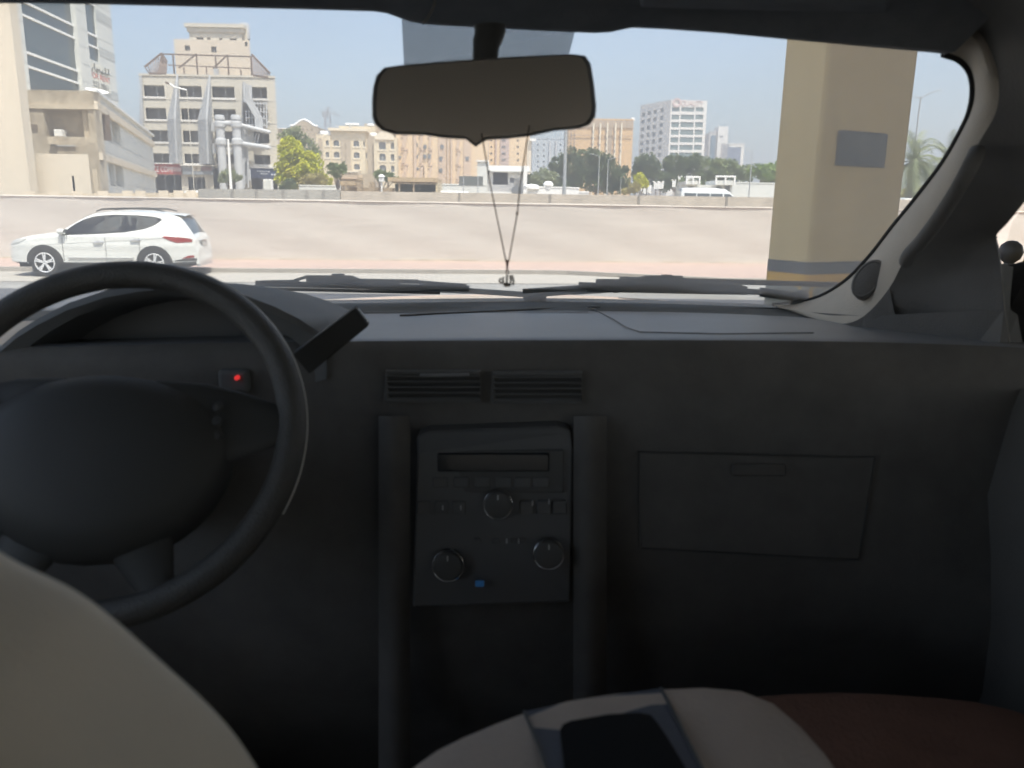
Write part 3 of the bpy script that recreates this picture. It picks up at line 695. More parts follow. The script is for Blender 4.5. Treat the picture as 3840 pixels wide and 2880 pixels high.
b = MB(); pts = [(a, zt-.6), (c, zt-.6)]+[(c+(a-c)*k/10, zt+.2+1.3*math.sin(math.pi*k/10)) for k in range(11)]
b.prism([tuple(B.at(x, -.35, z)) for x, z in pts], tuple(B.n*.34)); b.build('arched_gable', M['surr'], B.r)
# upper set back volume
B.shell(f3(1255, 300)[0], 8, f3(1000, 270)[1], [], M['villa'], s0=f3(815, 300)[0], off=5, name='upper_wall', z0=f3(900, 350)[1]-1)
B.shell(f3(1500, 300)[0], 8, f3(1180, 218)[1], [], M['villa2'], s0=f3(1100, 300)[0], off=9, name='upper_wall', z0=f3(900, 350)[1]-1)
for x, y in ((918, 240), (1000, 240), (1190, 248)):
    p, z = f3(x, y); b = MB(); b.lathe([(0, .35), (.8, .3), (1.0, .1), (1.0, -.25)], B.at(p, 7, z), (0, 0, 1), 14); b.lathe([(.35, -.4), (.35, -3.0)], B.at(p, 7, z), (0, 0, 1), 8); b.build('roof_tank', M['white'], B.r, smooth=True)
for x, y in ((640, 355), (670, 360), (1235, 378), (1255, 378)):
    p, z = f3(x, y); b = MB(); b.lathe([(0, .4), (.6, .35), (.75, .1), (.75, -.5)], B.at(p, 3, z), (0, 0, 1), 12); b.build('roof_tank', M['white'], B.r, smooth=True)
for x, y0 in ((810, 268), (972, 255)):
    p, z = f3(x, y0); b = MB(); b.bar(B.at(p, 2, z), B.at(p, 2, z-4.5), .25); b.build('mast', M['fin'], B.r)
# entrance block
B.shell(f3(1250, 900)[0], 4, f3(1000, 865)[1], [], M['villa2'], s0=f3(865, 900)[0], off=-4, name='porch')
B.box('porch_roof', M['surr'], f3(960, 840)[0], f3(1110, 840)[0], -4.6, 0, f3(1000, 850)[1], f3(1000, 835)[1])
B.done()
# ---- curved gable building behind left
Og = P(k3(150, 300)[0], 720, 215)
B = Bld('gabled_flats', 'cream block with a curved white edged gable behind the bright green tree', (Og.x-2, Og.y), (1, 0), FZ)
a, c = B.fc(*k3(280, 300))[0], B.fc(*k3(605, 300))[0]; zt = B.fc(*k3(430, 300))[1]
ws = [B.rect(*k3(*q[:2]), *k3(*q[2:])) for q in ((372, 318, 388, 345), (425, 320, 440, 347), (478, 322, 492, 349), (528, 324, 544, 351), (475, 455, 545, 540))]
B.shell(c, 10, zt, ws, M['villa2'], s0=a)
for q in ws[:4]: B.win(q, g=M['villa'], f=M['surr'], nx=1)
B.win(ws[4], g=M['winm'], f=M['frame'], arch=M['villa2'])
pts = [(a+(c-a)*k/20, zt+1.5*max(0, math.sin(math.pi*min(1, max(0, (k/20-.08)/.84))))**1.6*1.0+.05) for k in range(21)]
b = MB(); b.prism([tuple(B.at(x, 0, z)) for x, z in pts]+[tuple(B.at(c, 0, zt-.02)), tuple(B.at(a, 0, zt-.02))], tuple(B.n*.6)); b.build('gable', M['villa2'], B.r)
b = MB(); b.tube([B.at(x, .2, z+.15) for x, z in pts], .32, 8); b.build('gable_edge', M['white'], B.r)
B.shell(a-.01, 9, B.fc(*k3(180, 318))[1], [], M['villa2'], s0=B.fc(*k3(100, 300))[0], off=1, name='side_wall')
B.box('side_edge', M['white'], B.fc(*k3(130, 300))[0], B.fc(*k3(222, 300))[0], .5, 4, B.fc(*k3(180, 322))[1], B.fc(*k3(180, 312))[1])
B.done()

# ---- long beige ribbed flats behind mirror
def ribbed(name, label, x0, x1, ytop, D, wm_, pm, spec, u=(1, 0.03), grp=None, dep=12, rows=None, winx=(), ww=10, wh=12, ribs=(), panels=(), kk=k4, base=FZ):
    O = P(x0, 720, D); B = Bld(name, label, (O.x, O.y), u, base, grp=grp)
    W = B.fc(x1, 620)[0]; zt = B.fc((x0+x1)/2, ytop)[1]
    rs = []
    for x in winx:
        for y in rows:
            xx, yy = kk(x, y); r_ = B.rect(xx-ww/2, yy-wh/2, xx+ww/2, yy+wh/2)
            if r_[0] > .3 and r_[2] < W-.3 and r_[3] < zt-.5: rs.append(r_)
    B.shell(W, dep, zt, rs, wm_, reveal=.4, parapet=.4)
    for q in rs: B.win(q, depth=.35, g=M['winm'], f=M['frame'], nx=1)
    for xa, xb, prd in ribs:
        a = B.fc(kk(xa, 500)[0], 620)[0]; c = B.fc(kk(xb, 500)[0], 620)[0]; B.box('rib', pm, max(0, a), min(W, c), -prd, -.003, base, zt-.6)
    for xa, xb in panels:
        a = B.fc(kk(xa, 500)[0], 620)[0]; c = B.fc(kk(xb, 500)[0], 620)[0]
        b = MB(); n_ = 6; hz = (zt-1-base)/n_
        for i in range(n_):
            z0 = base+i*hz; b.prism([tuple(B.at(a, -.3, z0)), tuple(B.at(a+(c-a)*.55, -.3, z0)), tuple(B.at(c, -.3, z0+hz)), tuple(B.at(a+(c-a)*.45, -.3, z0+hz))], tuple(B.n*.29))
            b.obox(B.O, B.u, B.n, a, c, -.45, -.31, z0+hz*.86, z0+hz*.93)
        b.build('balcony_panel', pm, B.r)
    return B
B = ribbed('ribbed_flats', 'long cream ribbed apartment block, its top hidden behind the mirror', 1488, 1830, 425, 205, M['rib'], M['rib2'], None, rows=[495, 610, 735], winx=[], panels=[(-300, -215), (-90, -30), (20, 70), (345, 410)], ribs=[(-150, -118, .5), (140, 225, .25), (245, 262, .5), (285, 305, .5), (440, 530, .3)])
fcx = lambda x, y: B.fc(*k4(x, y))
for x, ys in ((-208, (500, 625, 770)), (-40+10, ())):
    pass
for x, y in ((182, 348), (168, 490), (168, 630), (480, 490), (-20, 350), (-20, 465), (30, 465)):
    q = B.rect(k4(x, y)[0]-6, k4(x, y)[1]-7, k4(x, y)[0]+6, k4(x, y)[1]+7); b = MB(); b.obox(B.O, B.u, B.n, q[0], q[2], -.42, -.31, q[1], q[3]); b.build('window', M['winm'], B.r)
for xx, yy in ((1563, 543), (1564, 586), (1565, 633), (1500, 590)):
    q = B.rect(xx-4, yy-5, xx+4, yy+5); b = MB(); b.obox(B.O, B.u, B.n, q[0], q[2], -.12, -.01, q[1], q[3]); b.build('window', M['winm'], B.r)
B.done()
B = ribbed('plain_flats', 'peach apartment block with small square windows, right end of the long row', 1831, 1986, 425, 209, M['rib'], mat('mauve_panel', (.48, .38, .34), .9, .06, .1), None, rows=[275, 352, 430, 508], winx=[765, 1080], ww=7, wh=8, ribs=[(812, 826, .5), (870, 975, .25)])
for y in (270, 350, 428, 500):
    q = B.rect(*k4(890, y-8), *k4(935, y+8)); b = MB(); b.obox(B.O, B.u, B.n, q[0], q[2], -.38, -.27, q[1], q[3]); b.build('window', M['winm'], B.r)
B.box('edge_pier', M['cream'], B.fc(1975, 600)[0]+.05, B.fc(1992, 600)[0], -.3, 4, FZ, B.fc(1985, 524)[1]); B.box('balcony', M['white'], B.fc(1985, 600)[0], B.fc(2008, 600)[0], -1.2, -.31, B.fc(1995, 530)[1], B.fc(1995, 521)[1])
B.done()
B = ribbed('blue_grey_block', 'pale blue grey apartment block with small dark windows behind the trees', 1993, 2126, 521, 330, M['bluegrey'], mat('bg_rib', (.47, .48, .50), .8, .04, .1), None, rows=[325, 392, 460, 525, 585], winx=[1318, 1388, 1585], ww=6, wh=7, ribs=[(1445, 1465, .6), (1520, 1535, .6)], kk=k4)
B.done()
B = ribbed('tan_flats', 'orange tan apartment block with pale ribs, between the mirror and the white office', 2126, 2368, 450, 255, M['tan'], M['surr'], None, rows=[], winx=[], ww=6, wh=8, u=(1, -.02))
tf = lambda x, y: B.fc(*k5(x, y))
zt = tf(250, 325)[1]
B.box('attic_band', M['tan2'], 0, B.fc(2366, 620)[0], -.3, -.004, tf(250, 405)[1], zt)
for xa in (62, 135, 212, 300, 365):
    a = B.fc(k5(xa-9, 0)[0], 600)[0]; c = B.fc(k5(xa+9, 0)[0], 600)[0]; B.box('rib', M['surr'], a, c, -.55, -.31, FZ, tf(xa, 345)[1]-.3)
    for y in (450, 520, 590, 660): q = B.rect(k5(xa, y)[0]-2.2, k5(xa, y)[1]-3, k5(xa, y)[0]+2.2, k5(xa, y)[1]+3); b = MB(); b.obox(B.O, B.u, B.n, q[0], q[2], -.66, -.56, q[1], q[3]); b.build('window', M['winm'], B.r)
for px0, px1 in ((2127, 2131), (2138, 2142), (2150, 2154), (2274, 2292)):
    a = B.fc(px0, 600)[0]; c = B.fc(px1, 600)[0]; B.box('brown_strip', M['tan2'], max(0, a), c, -.25, -.004, FZ, tf(0, 405)[1])
for px0 in (2165, 2340): 
    a = B.fc(px0, 447)[0]; b = MB(); b.lathe([(0, 1.0), (.6, .9), (.7, .3), (.7, 0)], B.at(a+3, 3, zt+.3), (0, 0, 1), 12); b.build('roof_tank', M['white'], B.r)
B.box('string_course', M['tan2'], 0, B.fc(2366, 620)[0], -.45, -.31, tf(200, 495)[1], tf(200, 488)[1])
B.done()
# ---- white office tower
M['gg'] = mat('green_glass', (.16, .21, .21), .2, .2, .1)
cnr = P(2499, 700, 330)
u1 = Vector((1, .25, 0)).normalized()
B = Bld('white_office', 'white office tower with green glass front and lettering on top', (cnr.x, cnr.y), (1, .12), FZ)
zt = B.fc(2499, 373)[1]; W = B.fc(2645, 500)[0]
rs = []
for (ya, yb) in ((182, 228), (262, 315), (343, 400), (425, 482), (508, 565), (592, 648), (675, 730)):
    for (xa, xb) in ((930, 1015), (1030, 1175), (1190, 1275)): rs.append(B.rect(*k5(xa-4*(ya-182)/90, ya), *k5(xb-4*(ya-182)/90, yb)))
B.shell(W, 25, zt, rs, M['office'], reveal=.3)
for q in rs: B.win(q, depth=.25, g=M['gg'], f=M['office'], nx=1)
cx_, cz_ = B.fc(*k5(982, 130)); b = MB(); pk_ = mat('pink_sign', (.55, .42, .40), .7, 0); sgr = 1.75
b.lathe([(sgr, 0), (sgr, .4), (sgr*.62, .4), (sgr*.62, 0), (sgr, 0)], B.at(cx_, -.05, cz_), tuple(-B.n), 20); b.build('emblem_ring', pk_, B.r)
text_mesh('lettering', 'QUALITY', 3.0, B.at(B.fc(*k5(1150, 135))[0], -.1, cz_-.2), B.u, (0, 0, 1), pk_, B.r, .1, sx=.74)
# left face, turned away
ul = Vector((-.42, 1, 0)).normalized(); sO, su, sn = B.O, B.u, B.n
B.O, B.u = cnr.copy(), -Vector((-.50, 1, 0)).normalized(); B.O.z = 0; B.n = Vector((-B.u.y, B.u.x, 0))
wl = B.fc(2397, 500)[0]
rs = []
for i, (xc, yc) in enumerate(((618, 262), (683, 245), (748, 232), (822, 215))):
    for k in range(7):
        x = xc-5*k; y = yc+k*(81 if i > 1 else 79); rs.append(B.rect(*k5(x-18, y-22), *k5(x+18, y+22)))
B.shell(0, 1.0, zt, rs, M['office'], s0=wl, reveal=.3, name='side_wall', open_=True)
for q in rs: B.win(q, depth=.25, g=M['winm'], f=M['office'], nx=1)
B.done()
B = ribbed('grey_tower', 'pinkish tower with a dark glass strip behind the white office', 2646, 2722, 497, 400, mat('mauve_render', (.50, .47, .45), .9, .05, .1), mat('tower_strip', (.2, .25, .29), .3), None, rows=[], winx=[], u=(1, 0))
B.box('glass_strip', mat('blue_strip', (.14, .2, .25), .3, .1), B.fc(2660, 600)[0], B.fc(2678, 600)[0], -.3, -.004, FZ, B.fc(2668, 508)[1])
B.box('lift_core', M['office'], B.fc(2684, 600)[0], B.fc(2721, 600)[0], -1, 8, FZ, B.fc(2700, 475)[1]); B.box('side_panel', mat('mauve2', (.42, .39, .38), .9), B.fc(2700, 600)[0], B.fc(2722, 600)[0], -1.3, -1.004, FZ, B.fc(2700, 540)[1])
B.box('sign_mark', M['fin'], B.fc(2690, 600)[0], B.fc(2705, 600)[0], -1.2, -1.004, B.fc(2700, 512)[1], B.fc(2700, 509)[1]); B.done()
B = ribbed('framed_block', 'low pale block with large blue glass front, rightmost of the far buildings', 2723, 2786, 541, 380, M['office'], M['fin'], None, rows=[], winx=[], u=(1, 0))
B.box('glazing', mat('blue_glass', (.17, .2, .27), .3, .1, .1), B.fc(2726, 600)[0], B.fc(2775, 600)[0], -.3, -.004, FZ, B.fc(2750, 552)[1]); B.done()
# ================================================================ vehicles
M['carw'] = mat('white_car_paint', (.74, .75, .72), .25, 0.02, 1, coat=.6)
M['card'] = mat('dark_car_paint', (.06, .065, .07), .3, 0, coat=.5)
M['cars'] = mat('silver_car_paint', (.50, .51, .51), .3, 0, metal=.3, coat=.5)
M['cglass'] = mat('car_glass', (.075, .085, .085), .08, .35, 1.6, spec=.9)
M['tyre'] = mat('tyre_rubber', (.035, .035, .035), .85, .1, 10)
M['rim'] = mat('alloy', (.74, .75, .76), .35, 0, metal=.35)
M['clad'] = mat('black_cladding', (.05, .05, .048), .7, .1, 5)
M['chrome'] = mat('chrome', (.75, .75, .75), .15, 0, metal=1.0)
M['redl'] = mat('red_lens', (.32, .035, .03), .15, .1, 12, coat=.5)
M['lamp'] = mat('head_lens', (.55, .55, .52), .12, .3, 14, coat=.5)
def wheel_mesh(r=.355, w=.24, spokes=10, rr=.245):
    t_ = MB(); t_.lathe([(rr, 0), (r-.03, 0), (r-.008, .02), (r, .05), (r, w-.05), (r-.03, w), (rr, w), (rr, .02)], (0, 0, 0), (0, 1, 0), 36)
    m = MB(); m.lathe([(rr+.004, -.004), (rr-.006, -.020), (rr-.026, -.014), (rr-.03, .03), (rr-.035, .12)], (0, 0, 0), (0, 1, 0), 36)
    for k in range(spokes//2):
        for d_ in (-.13, .13):
            a = 2*math.pi*k/(spokes//2)+d_+.3; a0 = 2*math.pi*k/(spokes//2)+d_*.6+.3
            m.bar((.03*math.cos(a0), .0, .03*math.sin(a0)), ((rr-.012)*math.cos(a), -.006, (rr-.012)*math.sin(a)), .036, .028, up=Vector((0, 1, 0)))
    m.lathe([(0, .0), (.055, .004), (.065, .03), (.065, .06)], (0, 0, 0), (0, 1, 0), 18)
    d = MB(); d.lathe([(0, .10), (rr-.03, .10)], (0, 0, 0), (0, 1, 0), 30)
    return t_, m, d
def car(name, label, spec, loc, rz, paint, group=None, cat='car'):
    root = empty(name, (0, 0, 0), label, cat, group)
    top = spec['top']; x0 = top[0][0]; x1 = top[-1][0]; W = spec['W']; sill = spec.get('sill', .30); wb = spec['wheels']; wr_ = spec.get('wr', .355); Ra = wr_+.055
    belt = spec.get('belt', 1.0); tk = spec.get('tumble', .48); crown = spec.get('crown', .045); er = spec.get('edge', .10)
    xs = sorted(set([x0+(x1-x0)*k/(200 if 'open' in spec else 90) for k in range(201 if 'open' in spec else 91)]+[p[0] for p in top]+[x0+.01, x0+.03, x1-.01, x1-.03]+[wx+Ra*math.cos(R(a)) for wx in wb for a in range(0, 181, 12)]))
    zt = lambda x: lerp(top, x)
    def taper(x):
        f = 1.0; a = spec.get('tf', .55); b_ = spec.get('tr', .75)
        if x < x0+a: f -= spec.get('kf', .26)*((x0+a-x)/a)**2.3
        if x > x1-b_: f -= spec.get('kr', .16)*((x-x1+b_)/b_)**2.2
        return f
    def yy(x, z):
        v = W*(1-.10*max(0, (.55-z))) if z < belt-.1 else W*(1-.25*(z-belt+.1)**2*2)
        if z > belt: v = W*.985-(z-belt)*tk
        if z < belt: v += .012*math.exp(-((z-.78)/.10)**2)        # shoulder crease
        v *= taper(x); dz = max(0, zt(x)-z)
        if dz < er: v -= er*.8*(1-math.sqrt(max(0, 1-(1-dz/er)**2)))
        return max(.05, v)
    def zb(x):
        b_ = sill
        if x < x0+.25: b_ = sill+.04*(x0+.25-x)/.25
        for wx in wb:
            d = abs(x-wx)
            if d < Ra: b_ = max(b_, wr_-.01+math.sqrt(Ra*Ra-d*d))
        return min(b_, zt(x)-.12)
    b = MB(); NR = 60 if 'open' in spec else 22
    for sg in (-1, 1):
        rows = []
        for x in xs:
            lo, hi = zb(x), zt(x); rows.append([Vector((x, sg*yy(x, lo+(hi-lo)*(1-(1-k/NR)**1.5)), lo+(hi-lo)*(1-(1-k/NR)**1.5))) for k in range(NR+1)])
        if 'open' in spec:
            lo_, hi_, xa_, xb_ = spec['open']
            for r0, r1 in zip(rows, rows[1:]):
                for k in range(NR):
                    c_ = (r0[k]+r1[k]+r0[k+1]+r1[k+1])/4
                    if xa_ < c_.x < xb_ and lerp(lo_, c_.x)+.004 < c_.z < lerp(hi_, c_.x)-.004: continue
                    b.quad(r0[k], r1[k], r1[k+1], r0[k+1])
        else: b.grid(rows)
    def topz(x, q): return zt(x)+crown*(1-q*q)
    b.grid([[Vector((x, q*yy(x, zt(x)), topz(x, q))) for q in [k/6-1 for k in range(13)]] for x in xs])
    for x in (x0, x1):
        b.grid([[Vector((x+(-.05 if x == x0 else .04)*(1-q*q)*math.sin(math.pi*min(1, .15+k/6)), q*yy(x, zb(x)+(zt(x)-zb(x))*k/6), zb(x)+(topz(x, q)-zb(x))*k/6)) for q in [j/6-1 for j in range(13)]] for k in range(7)])
    body = b.build('body', paint, root, smooth=True); 
    b = MB(); b.box(x0+.25, -W*.86, .24, x1-.3, W*.86, sill+.06)
    for wx in wb: b.box(wx-Ra-.02, -W*.70, .20, wx+Ra+.02, W*.70, wr_+Ra-.03)
    for wx in wb:
        for sg in (-1, 1):
            pts = [(wx+Ra*math.cos(R(a)), wr_-.01+Ra*math.sin(R(a))) for a in range(-8, 190, 9)]
            b.grid([[Vector((x, sg*(yy(x, max(z, sill))-.005), z)) for x, z in pts], [Vector((x, sg*(W*.55), z)) for x, z in pts]])
    b.build('underbody', M['clad'], root)
    def side(name_, lo, hi, xa, xb, m, off=.006, n=26, sides=(-1, 1), rows=8, par=None, thick=.0):
        b = MB()
        for sg in sides:
            g_ = []
            for i in range(n+1):
                x = xa+(xb-xa)*i/n; a, c = (lerp(lo, x) if not isinstance(lo, float) else lo), (lerp(hi, x) if not isinstance(hi, float) else hi)
                a = max(a, zb(x)) if name_ == 'cladding' else a
                g_.append([Vector((x, sg*(yy(x, a+(c-a)*k/rows)+off), a+(c-a)*k/rows)) for k in range(rows+1)])
            b.grid(g_)
            if thick: b.grid([[r_[0] for r_ in g_], [r_[0]-Vector((0, sg*(off+.01), 0)) for r_ in g_]]); b.grid([[r_[-1] for r_ in g_], [r_[-1]-Vector((0, sg*(off+.01), 0)) for r_ in g_]])
        return b.build(name_, m, par or root, smooth=True)
    def deck(name_, xa, xb, qa, qb, m, off=.006, n=12):
        b = MB(); g_ = []
        for i in range(n+1):
            x = xa+(xb-xa)*i/n; g_.append([Vector((x, yy(x, zt(x))*(qa+(qb-qa)*k/8), topz(x, qa+(qb-qa)*k/8)+off)) for k in range(9)])
        b.grid(g_); return b.build(name_, m, root, smooth=True)
    spec['detail'](root, side, deck, yy, zt, topz, zb)
    tm, rm, dm = wheel_mesh(wr_, .23, 10, wr_*.70); first = None
    for wx in wb:
        for sg in (-1, 1):
            if first is None:
                t_ = tm.build('wheel', M['tyre'], root, smooth=True); rm_ = rm.build('rim', M['rim'], t_, smooth=True); dd = dm.build('brake_disc', M['clad'], t_); first = t_; w_ = t_
            else: w_ = copy_tree(first, root)
            w_.location = (wx, sg*(W+.018), wr_); w_.rotation_euler = (0, wx, 0 if sg < 0 else math.pi)
    root.location = loc; root.rotation_euler = (0, 0, rz)
    return root
SLO = [(.48, 1.045), (1.2, 1.075), (2.0, 1.13), (2.5, 1.22), (2.75, 1.32), (2.9, 1.44)]
SHI = [(.48, 1.06), (.70, 1.26), (.98, 1.42), (1.25, 1.50), (1.7, 1.545), (2.3, 1.535), (2.7, 1.505), (2.9, 1.46)]
def suv_detail(root, side, deck, yy, zt, topz, zb):
    lo = [(.48, 1.045), (1.2, 1.075), (2.0, 1.13), (2.5, 1.22), (2.75, 1.32), (2.9, 1.44)]
    hi = [(.48, 1.06), (.70, 1.26), (.98, 1.42), (1.25, 1.50), (1.7, 1.545), (2.3, 1.535), (2.7, 1.505), (2.9, 1.46)]
    gl_ = glassy('suv_glass', (.46, .49, .48), .09, .12, (.5, .52, .5)); side('side_window', lo, hi, .50, 1.50, gl_); side('side_window', lo, hi, 1.56, 2.38, gl_); side('side_window', lo, hi, 2.43, 2.88, gl_)
    side('window_trim', lo, [(x, z+.018) for x, z in lo], .46, 2.9, M['clad'], .009, rows=2); side('pillar_trim', lo, hi, 1.49, 1.57, M['clad'], .007, n=2); side('pillar_trim', lo, hi, 2.37, 2.44, M['clad'], .007, n=2)
    side('window_trim', [(x, z-.004) for x, z in hi], [(x, z+.016) for x, z in hi], .46, 2.9, M['clad'], .009, rows=2)
    deck('windscreen', .33, 1.02, -.9, .9, M['cglass']); deck('rear_window', 3.36, 3.66, -.86, .86, M['cglass'])
    side('cladding', .30, [(-.95, .36), (3.2, .37), (3.9, .40)], -.90, 3.72, M['clad'], .010, n=70, rows=3)
    b = MB()
    for wx in (0, 2.7):
        for sg in (-1, 1):
            for (ra, rb) in ((.405, .452),):
                g_ = [[Vector((wx+r_*math.cos(R(a)), sg*(yy(wx+r_*math.cos(R(a)), max(.30, .345+r_*math.sin(R(a))))+.012), .345+r_*math.sin(R(a)))) for r_ in (ra, ra+.02, rb)] for a in range(0, 181, 8)]
                b.grid(g_)
    b.build('arch_trim', M['clad'], root, smooth=True)
    side('chrome_strip', .455, .49, .58, 2.18, M['chrome'], .022, rows=3, thick=.01)
    b = MB()
    for x in (.47, 1.52, 2.36):
        for sg in (-1, 1): b.grid([[Vector((x+(.0 if z < 1.05 else (z-1.05)*.0)+dx, sg*(yy(x, z)+.003), z)) for dx in (-.006, .006)] for z in [.40+.66*k/8 for k in range(9)]])
    b.build('door_gap', M['clad'], root)
    side('door_crease', [(.0, .80), (.7, .845), (2.2, .93), (3.0, .99)], [(.0, .808), (.7, .853), (2.2, .938), (3.0, .998)], .0, 3.0, mat('crease', (.42, .42, .40), .5, 0), .008, rows=1)
    for x, z in ((1.36, .87), (2.27, .93)):
        b = MB()
        for sg in (-1, 1): b.tube([(x-.13, sg*(yy(x, z)+.004), z-.005), (x-.10, sg*(yy(x, z)+.04), z), (x+.09, sg*(yy(x, z)+.04), z+.008), (x+.12, sg*(yy(x, z)+.004), z+.01)], .017, 8)
        b.build('door_handle', M['chrome'], root, smooth=True)
        side('handle_cup', [(x-.12, z-.02), (x, z-.06), (x+.12, z-.01)], [(x-.12, z+.005), (x, z+.05), (x+.12, z+.01)], x-.12, x+.12, mat('cup_shade', (.45, .45, .43), .5, 0), .003, n=8, rows=3)
    side('headlight', [(-.90, .78), (-.6, .84), (-.35, .955)], [(-.90, .84), (-.7, .93), (-.35, .975)], -.88, -.38, M['lamp'], .008, n=10)
    side('tail_light', [(2.93, 1.02), (3.12, .93), (3.3, .875), (3.7, .90)], [(2.93, 1.04), (3.3, 1.02), (3.55, .99), (3.7, .95)], 2.95, 3.66, M['redl'], .01, n=12)
    side('reflector', [(3.38, .47), (3.70, .50)], [(3.38, .475), (3.55, .545), (3.70, .56)], 3.40, 3.68, M['redl'], .012, n=8)
    side('bumper_trim', [(3.15, .40), (3.8, .42)], [(3.15, .41), (3.40, .46), (3.8, .48)], 3.15, 3.74, M['clad'], .011, n=8)
    b = MB(); b.box(3.70, -.70, .26, 3.785, .70, .42); b.build('skid_plate', M['rim'], root, bevel=.02)
    b = MB(); b.box(3.72, -.27, .79, 3.79, .27, .90); b.build('number_plate', M['lamp'], root, bevel=.005)
    b = MB(); b.box(3.70, -.38, .915, 3.80, .38, .94); b.build('boot_trim', M['chrome'], root, bevel=.008)
    for sg in (-1, 1):
        b = MB(); b.tube([(1.25, sg*.60, 1.635), (1.4, sg*.605, 1.69), (2.0, sg*.61, 1.72), (2.7, sg*.60, 1.71), (2.95, sg*.59, 1.655)], [.014, .022, .022, .022, .014], 8); b.build('roof_rail', M['clad'], root, smooth=True)
        b = MB(); b.grid([[Vector((.50+.11*math.sin(t_)*k2_, sg*(.98+.085*math.cos(s_)*1.0+.0), 1.13+.075*math.sin(s_)*k2_)) for s_ in [2*math.pi*i/14 for i in range(14)]] for t_, k2_ in ((-1.57, .35), (-1.0, .9), (0, 1.0), (.8, .85), (1.2, .5))], wrap=True)
        b.prism([(.42, sg*.90, 1.07), (.56, sg*.90, 1.07), (.56, sg*.90, 1.10), (.42, sg*.90, 1.10)], (0, sg*.06, .01))
        mr_ = b.build('door_mirror', M['carw'], root, smooth=True); b = MB(); b.lathe([(0, .0), (.07, 0)], (.61, sg*.98, 1.13), (1, 0, 0), 14); b.build('mirror_glass', M['cglass'], mr_)
    b = MB(); b.grid([[Vector((x, q*.60, topz(3.2, q)+.012+dz)) for q in [k/5-1 for k in range(11)]] for x, dz in ((3.05, -.005), (3.2, .0), (3.40, -.012), (3.47, -.03), (3.44, -.055), (3.2, -.04))]); b.build('spoiler', M['carw'], root, smooth=True)
    sm_ = mat('suv_seat', (.10, .10, .095), .8, .1, 6)
    for x, ys in ((1.62, (-.36, .36)), (2.52, (-.40, 0, .40))):
        for y in ys:
            b = MB(); b.prism([(x-.05, y-.22, .75), (x+.16, y-.20, 1.27), (x+.23, y-.19, 1.27), (x+.14, y-.22, .75)], (0, .40, 0)); b.prism([(x+.17, y-.12, 1.30), (x+.22, y-.12, 1.47), (x+.29, y-.12, 1.46), (x+.26, y-.12, 1.30)], (0, .24, 0)); b.bar((x+.2, y, 1.25), (x+.22, y, 1.32), .05); b.build('seat', sm_, root, bevel=.02)
    b = MB(); b.box(.42, -.78, .75, .72, .78, 1.03); b.build('dashboard', M['clad'], root, bevel=.04)
    b = MB(); b.box(.3, -.80, .35, 3.3, .80, .38); b.box(3.1, -.78, .38, 3.6, .78, .98); b.build('cabin_floor', M['clad'], root)
suv = dict(open=(SLO, SHI, .52, 2.86), top=[(-.93, .60), (-.92, .74), (-.88, .84), (-.78, .905), (-.5, .975), (-.1, 1.04), (.35, 1.09), (.65, 1.29), (1.0, 1.50), (1.2, 1.575), (1.5, 1.615), (1.9, 1.635), (2.4, 1.63), (2.9, 1.60), (3.2, 1.56), (3.36, 1.50), (3.52, 1.28), (3.66, 1.07), (3.72, .97), (3.74, .80), (3.78, .70), (3.79, .55)],
           W=.94, wheels=(0, 2.70), sill=.33, belt=1.03, tumble=.47, kf=.30, tf=.7, kr=.20, tr=.9, detail=suv_detail)
sv = car('suv', 'white SUV parked along the kerb in front of the pale boundary wall', suv, (-11.12, 19.47, .004), ST+R(1.0), M['carw'])
sv.scale = (.905, .93, .93)
# ---- far cars
def mk_detail(lo, hi, cuts, ws, rw, lights=True):
    def f(root, side, deck, yy, zt, topz, zb):
        for a, c in cuts: side('side_window', lo, hi, a, c, M['cglass'], n=8, rows=3)
        deck('windscreen', ws[0], ws[1], -.88, .88, M['cglass'], n=4); deck('rear_window', rw[0], rw[1], -.85, .85, M['cglass'], n=4)
    return f
sedan = dict(top=[(-.85, .55), (-.8, .72), (-.4, .85), (.4, .97), (1.1, 1.36), (1.5, 1.42), (2.1, 1.41), (2.7, 1.28), (3.2, 1.08), (3.6, 1.03), (3.75, .9), (3.8, .6)], W=.90, wheels=(0, 2.7), wr=.32, sill=.25, belt=.95, tumble=.5,
             detail=mk_detail([(.5, .99), (3.0, 1.04)], [(.5, 1.0), (1.1, 1.29), (1.6, 1.35), (2.3, 1.33), (3.0, 1.1)], ((.6, 1.5), (1.56, 2.4), (2.45, 2.9)), (.45, 1.1), (2.7, 3.2)))
van = dict(top=[(-.75, .6), (-.72, .9), (-.5, 1.05), (-.2, 1.2), (.45, 1.95), (.8, 2.18), (1.5, 2.24), (3.6, 2.24), (4.05, 2.2), (4.12, 2.0), (4.16, .6)], W=.94, wheels=(0, 3.1), wr=.34, sill=.3, belt=1.25, tumble=.16,
           detail=mk_detail([(-.1, 1.28), (4.0, 1.28)], [(-.1, 1.3), (.5, 1.85), (4.0, 1.88)], ((.0, .95), (1.05, 1.95), (2.02, 2.95), (3.02, 3.9)), (-.15, .42), (4.06, 4.12)))
wagon = dict(top=[(-.85, .6), (-.8, .85), (-.3, .98), (.4, 1.1), (1.0, 1.62), (1.5, 1.74), (2.8, 1.74), (3.3, 1.66), (3.6, 1.2), (3.7, .95), (3.75, .6)], W=.93, wheels=(0, 2.75), sill=.3, belt=1.08, tumble=.4,
             detail=mk_detail([(.5, 1.12), (3.3, 1.16)], [(.5, 1.15), (1.1, 1.58), (2.9, 1.62), (3.3, 1.5)], ((.6, 1.5), (1.56, 2.4), (2.45, 3.2)), (.45, .95), (3.35, 3.6)))
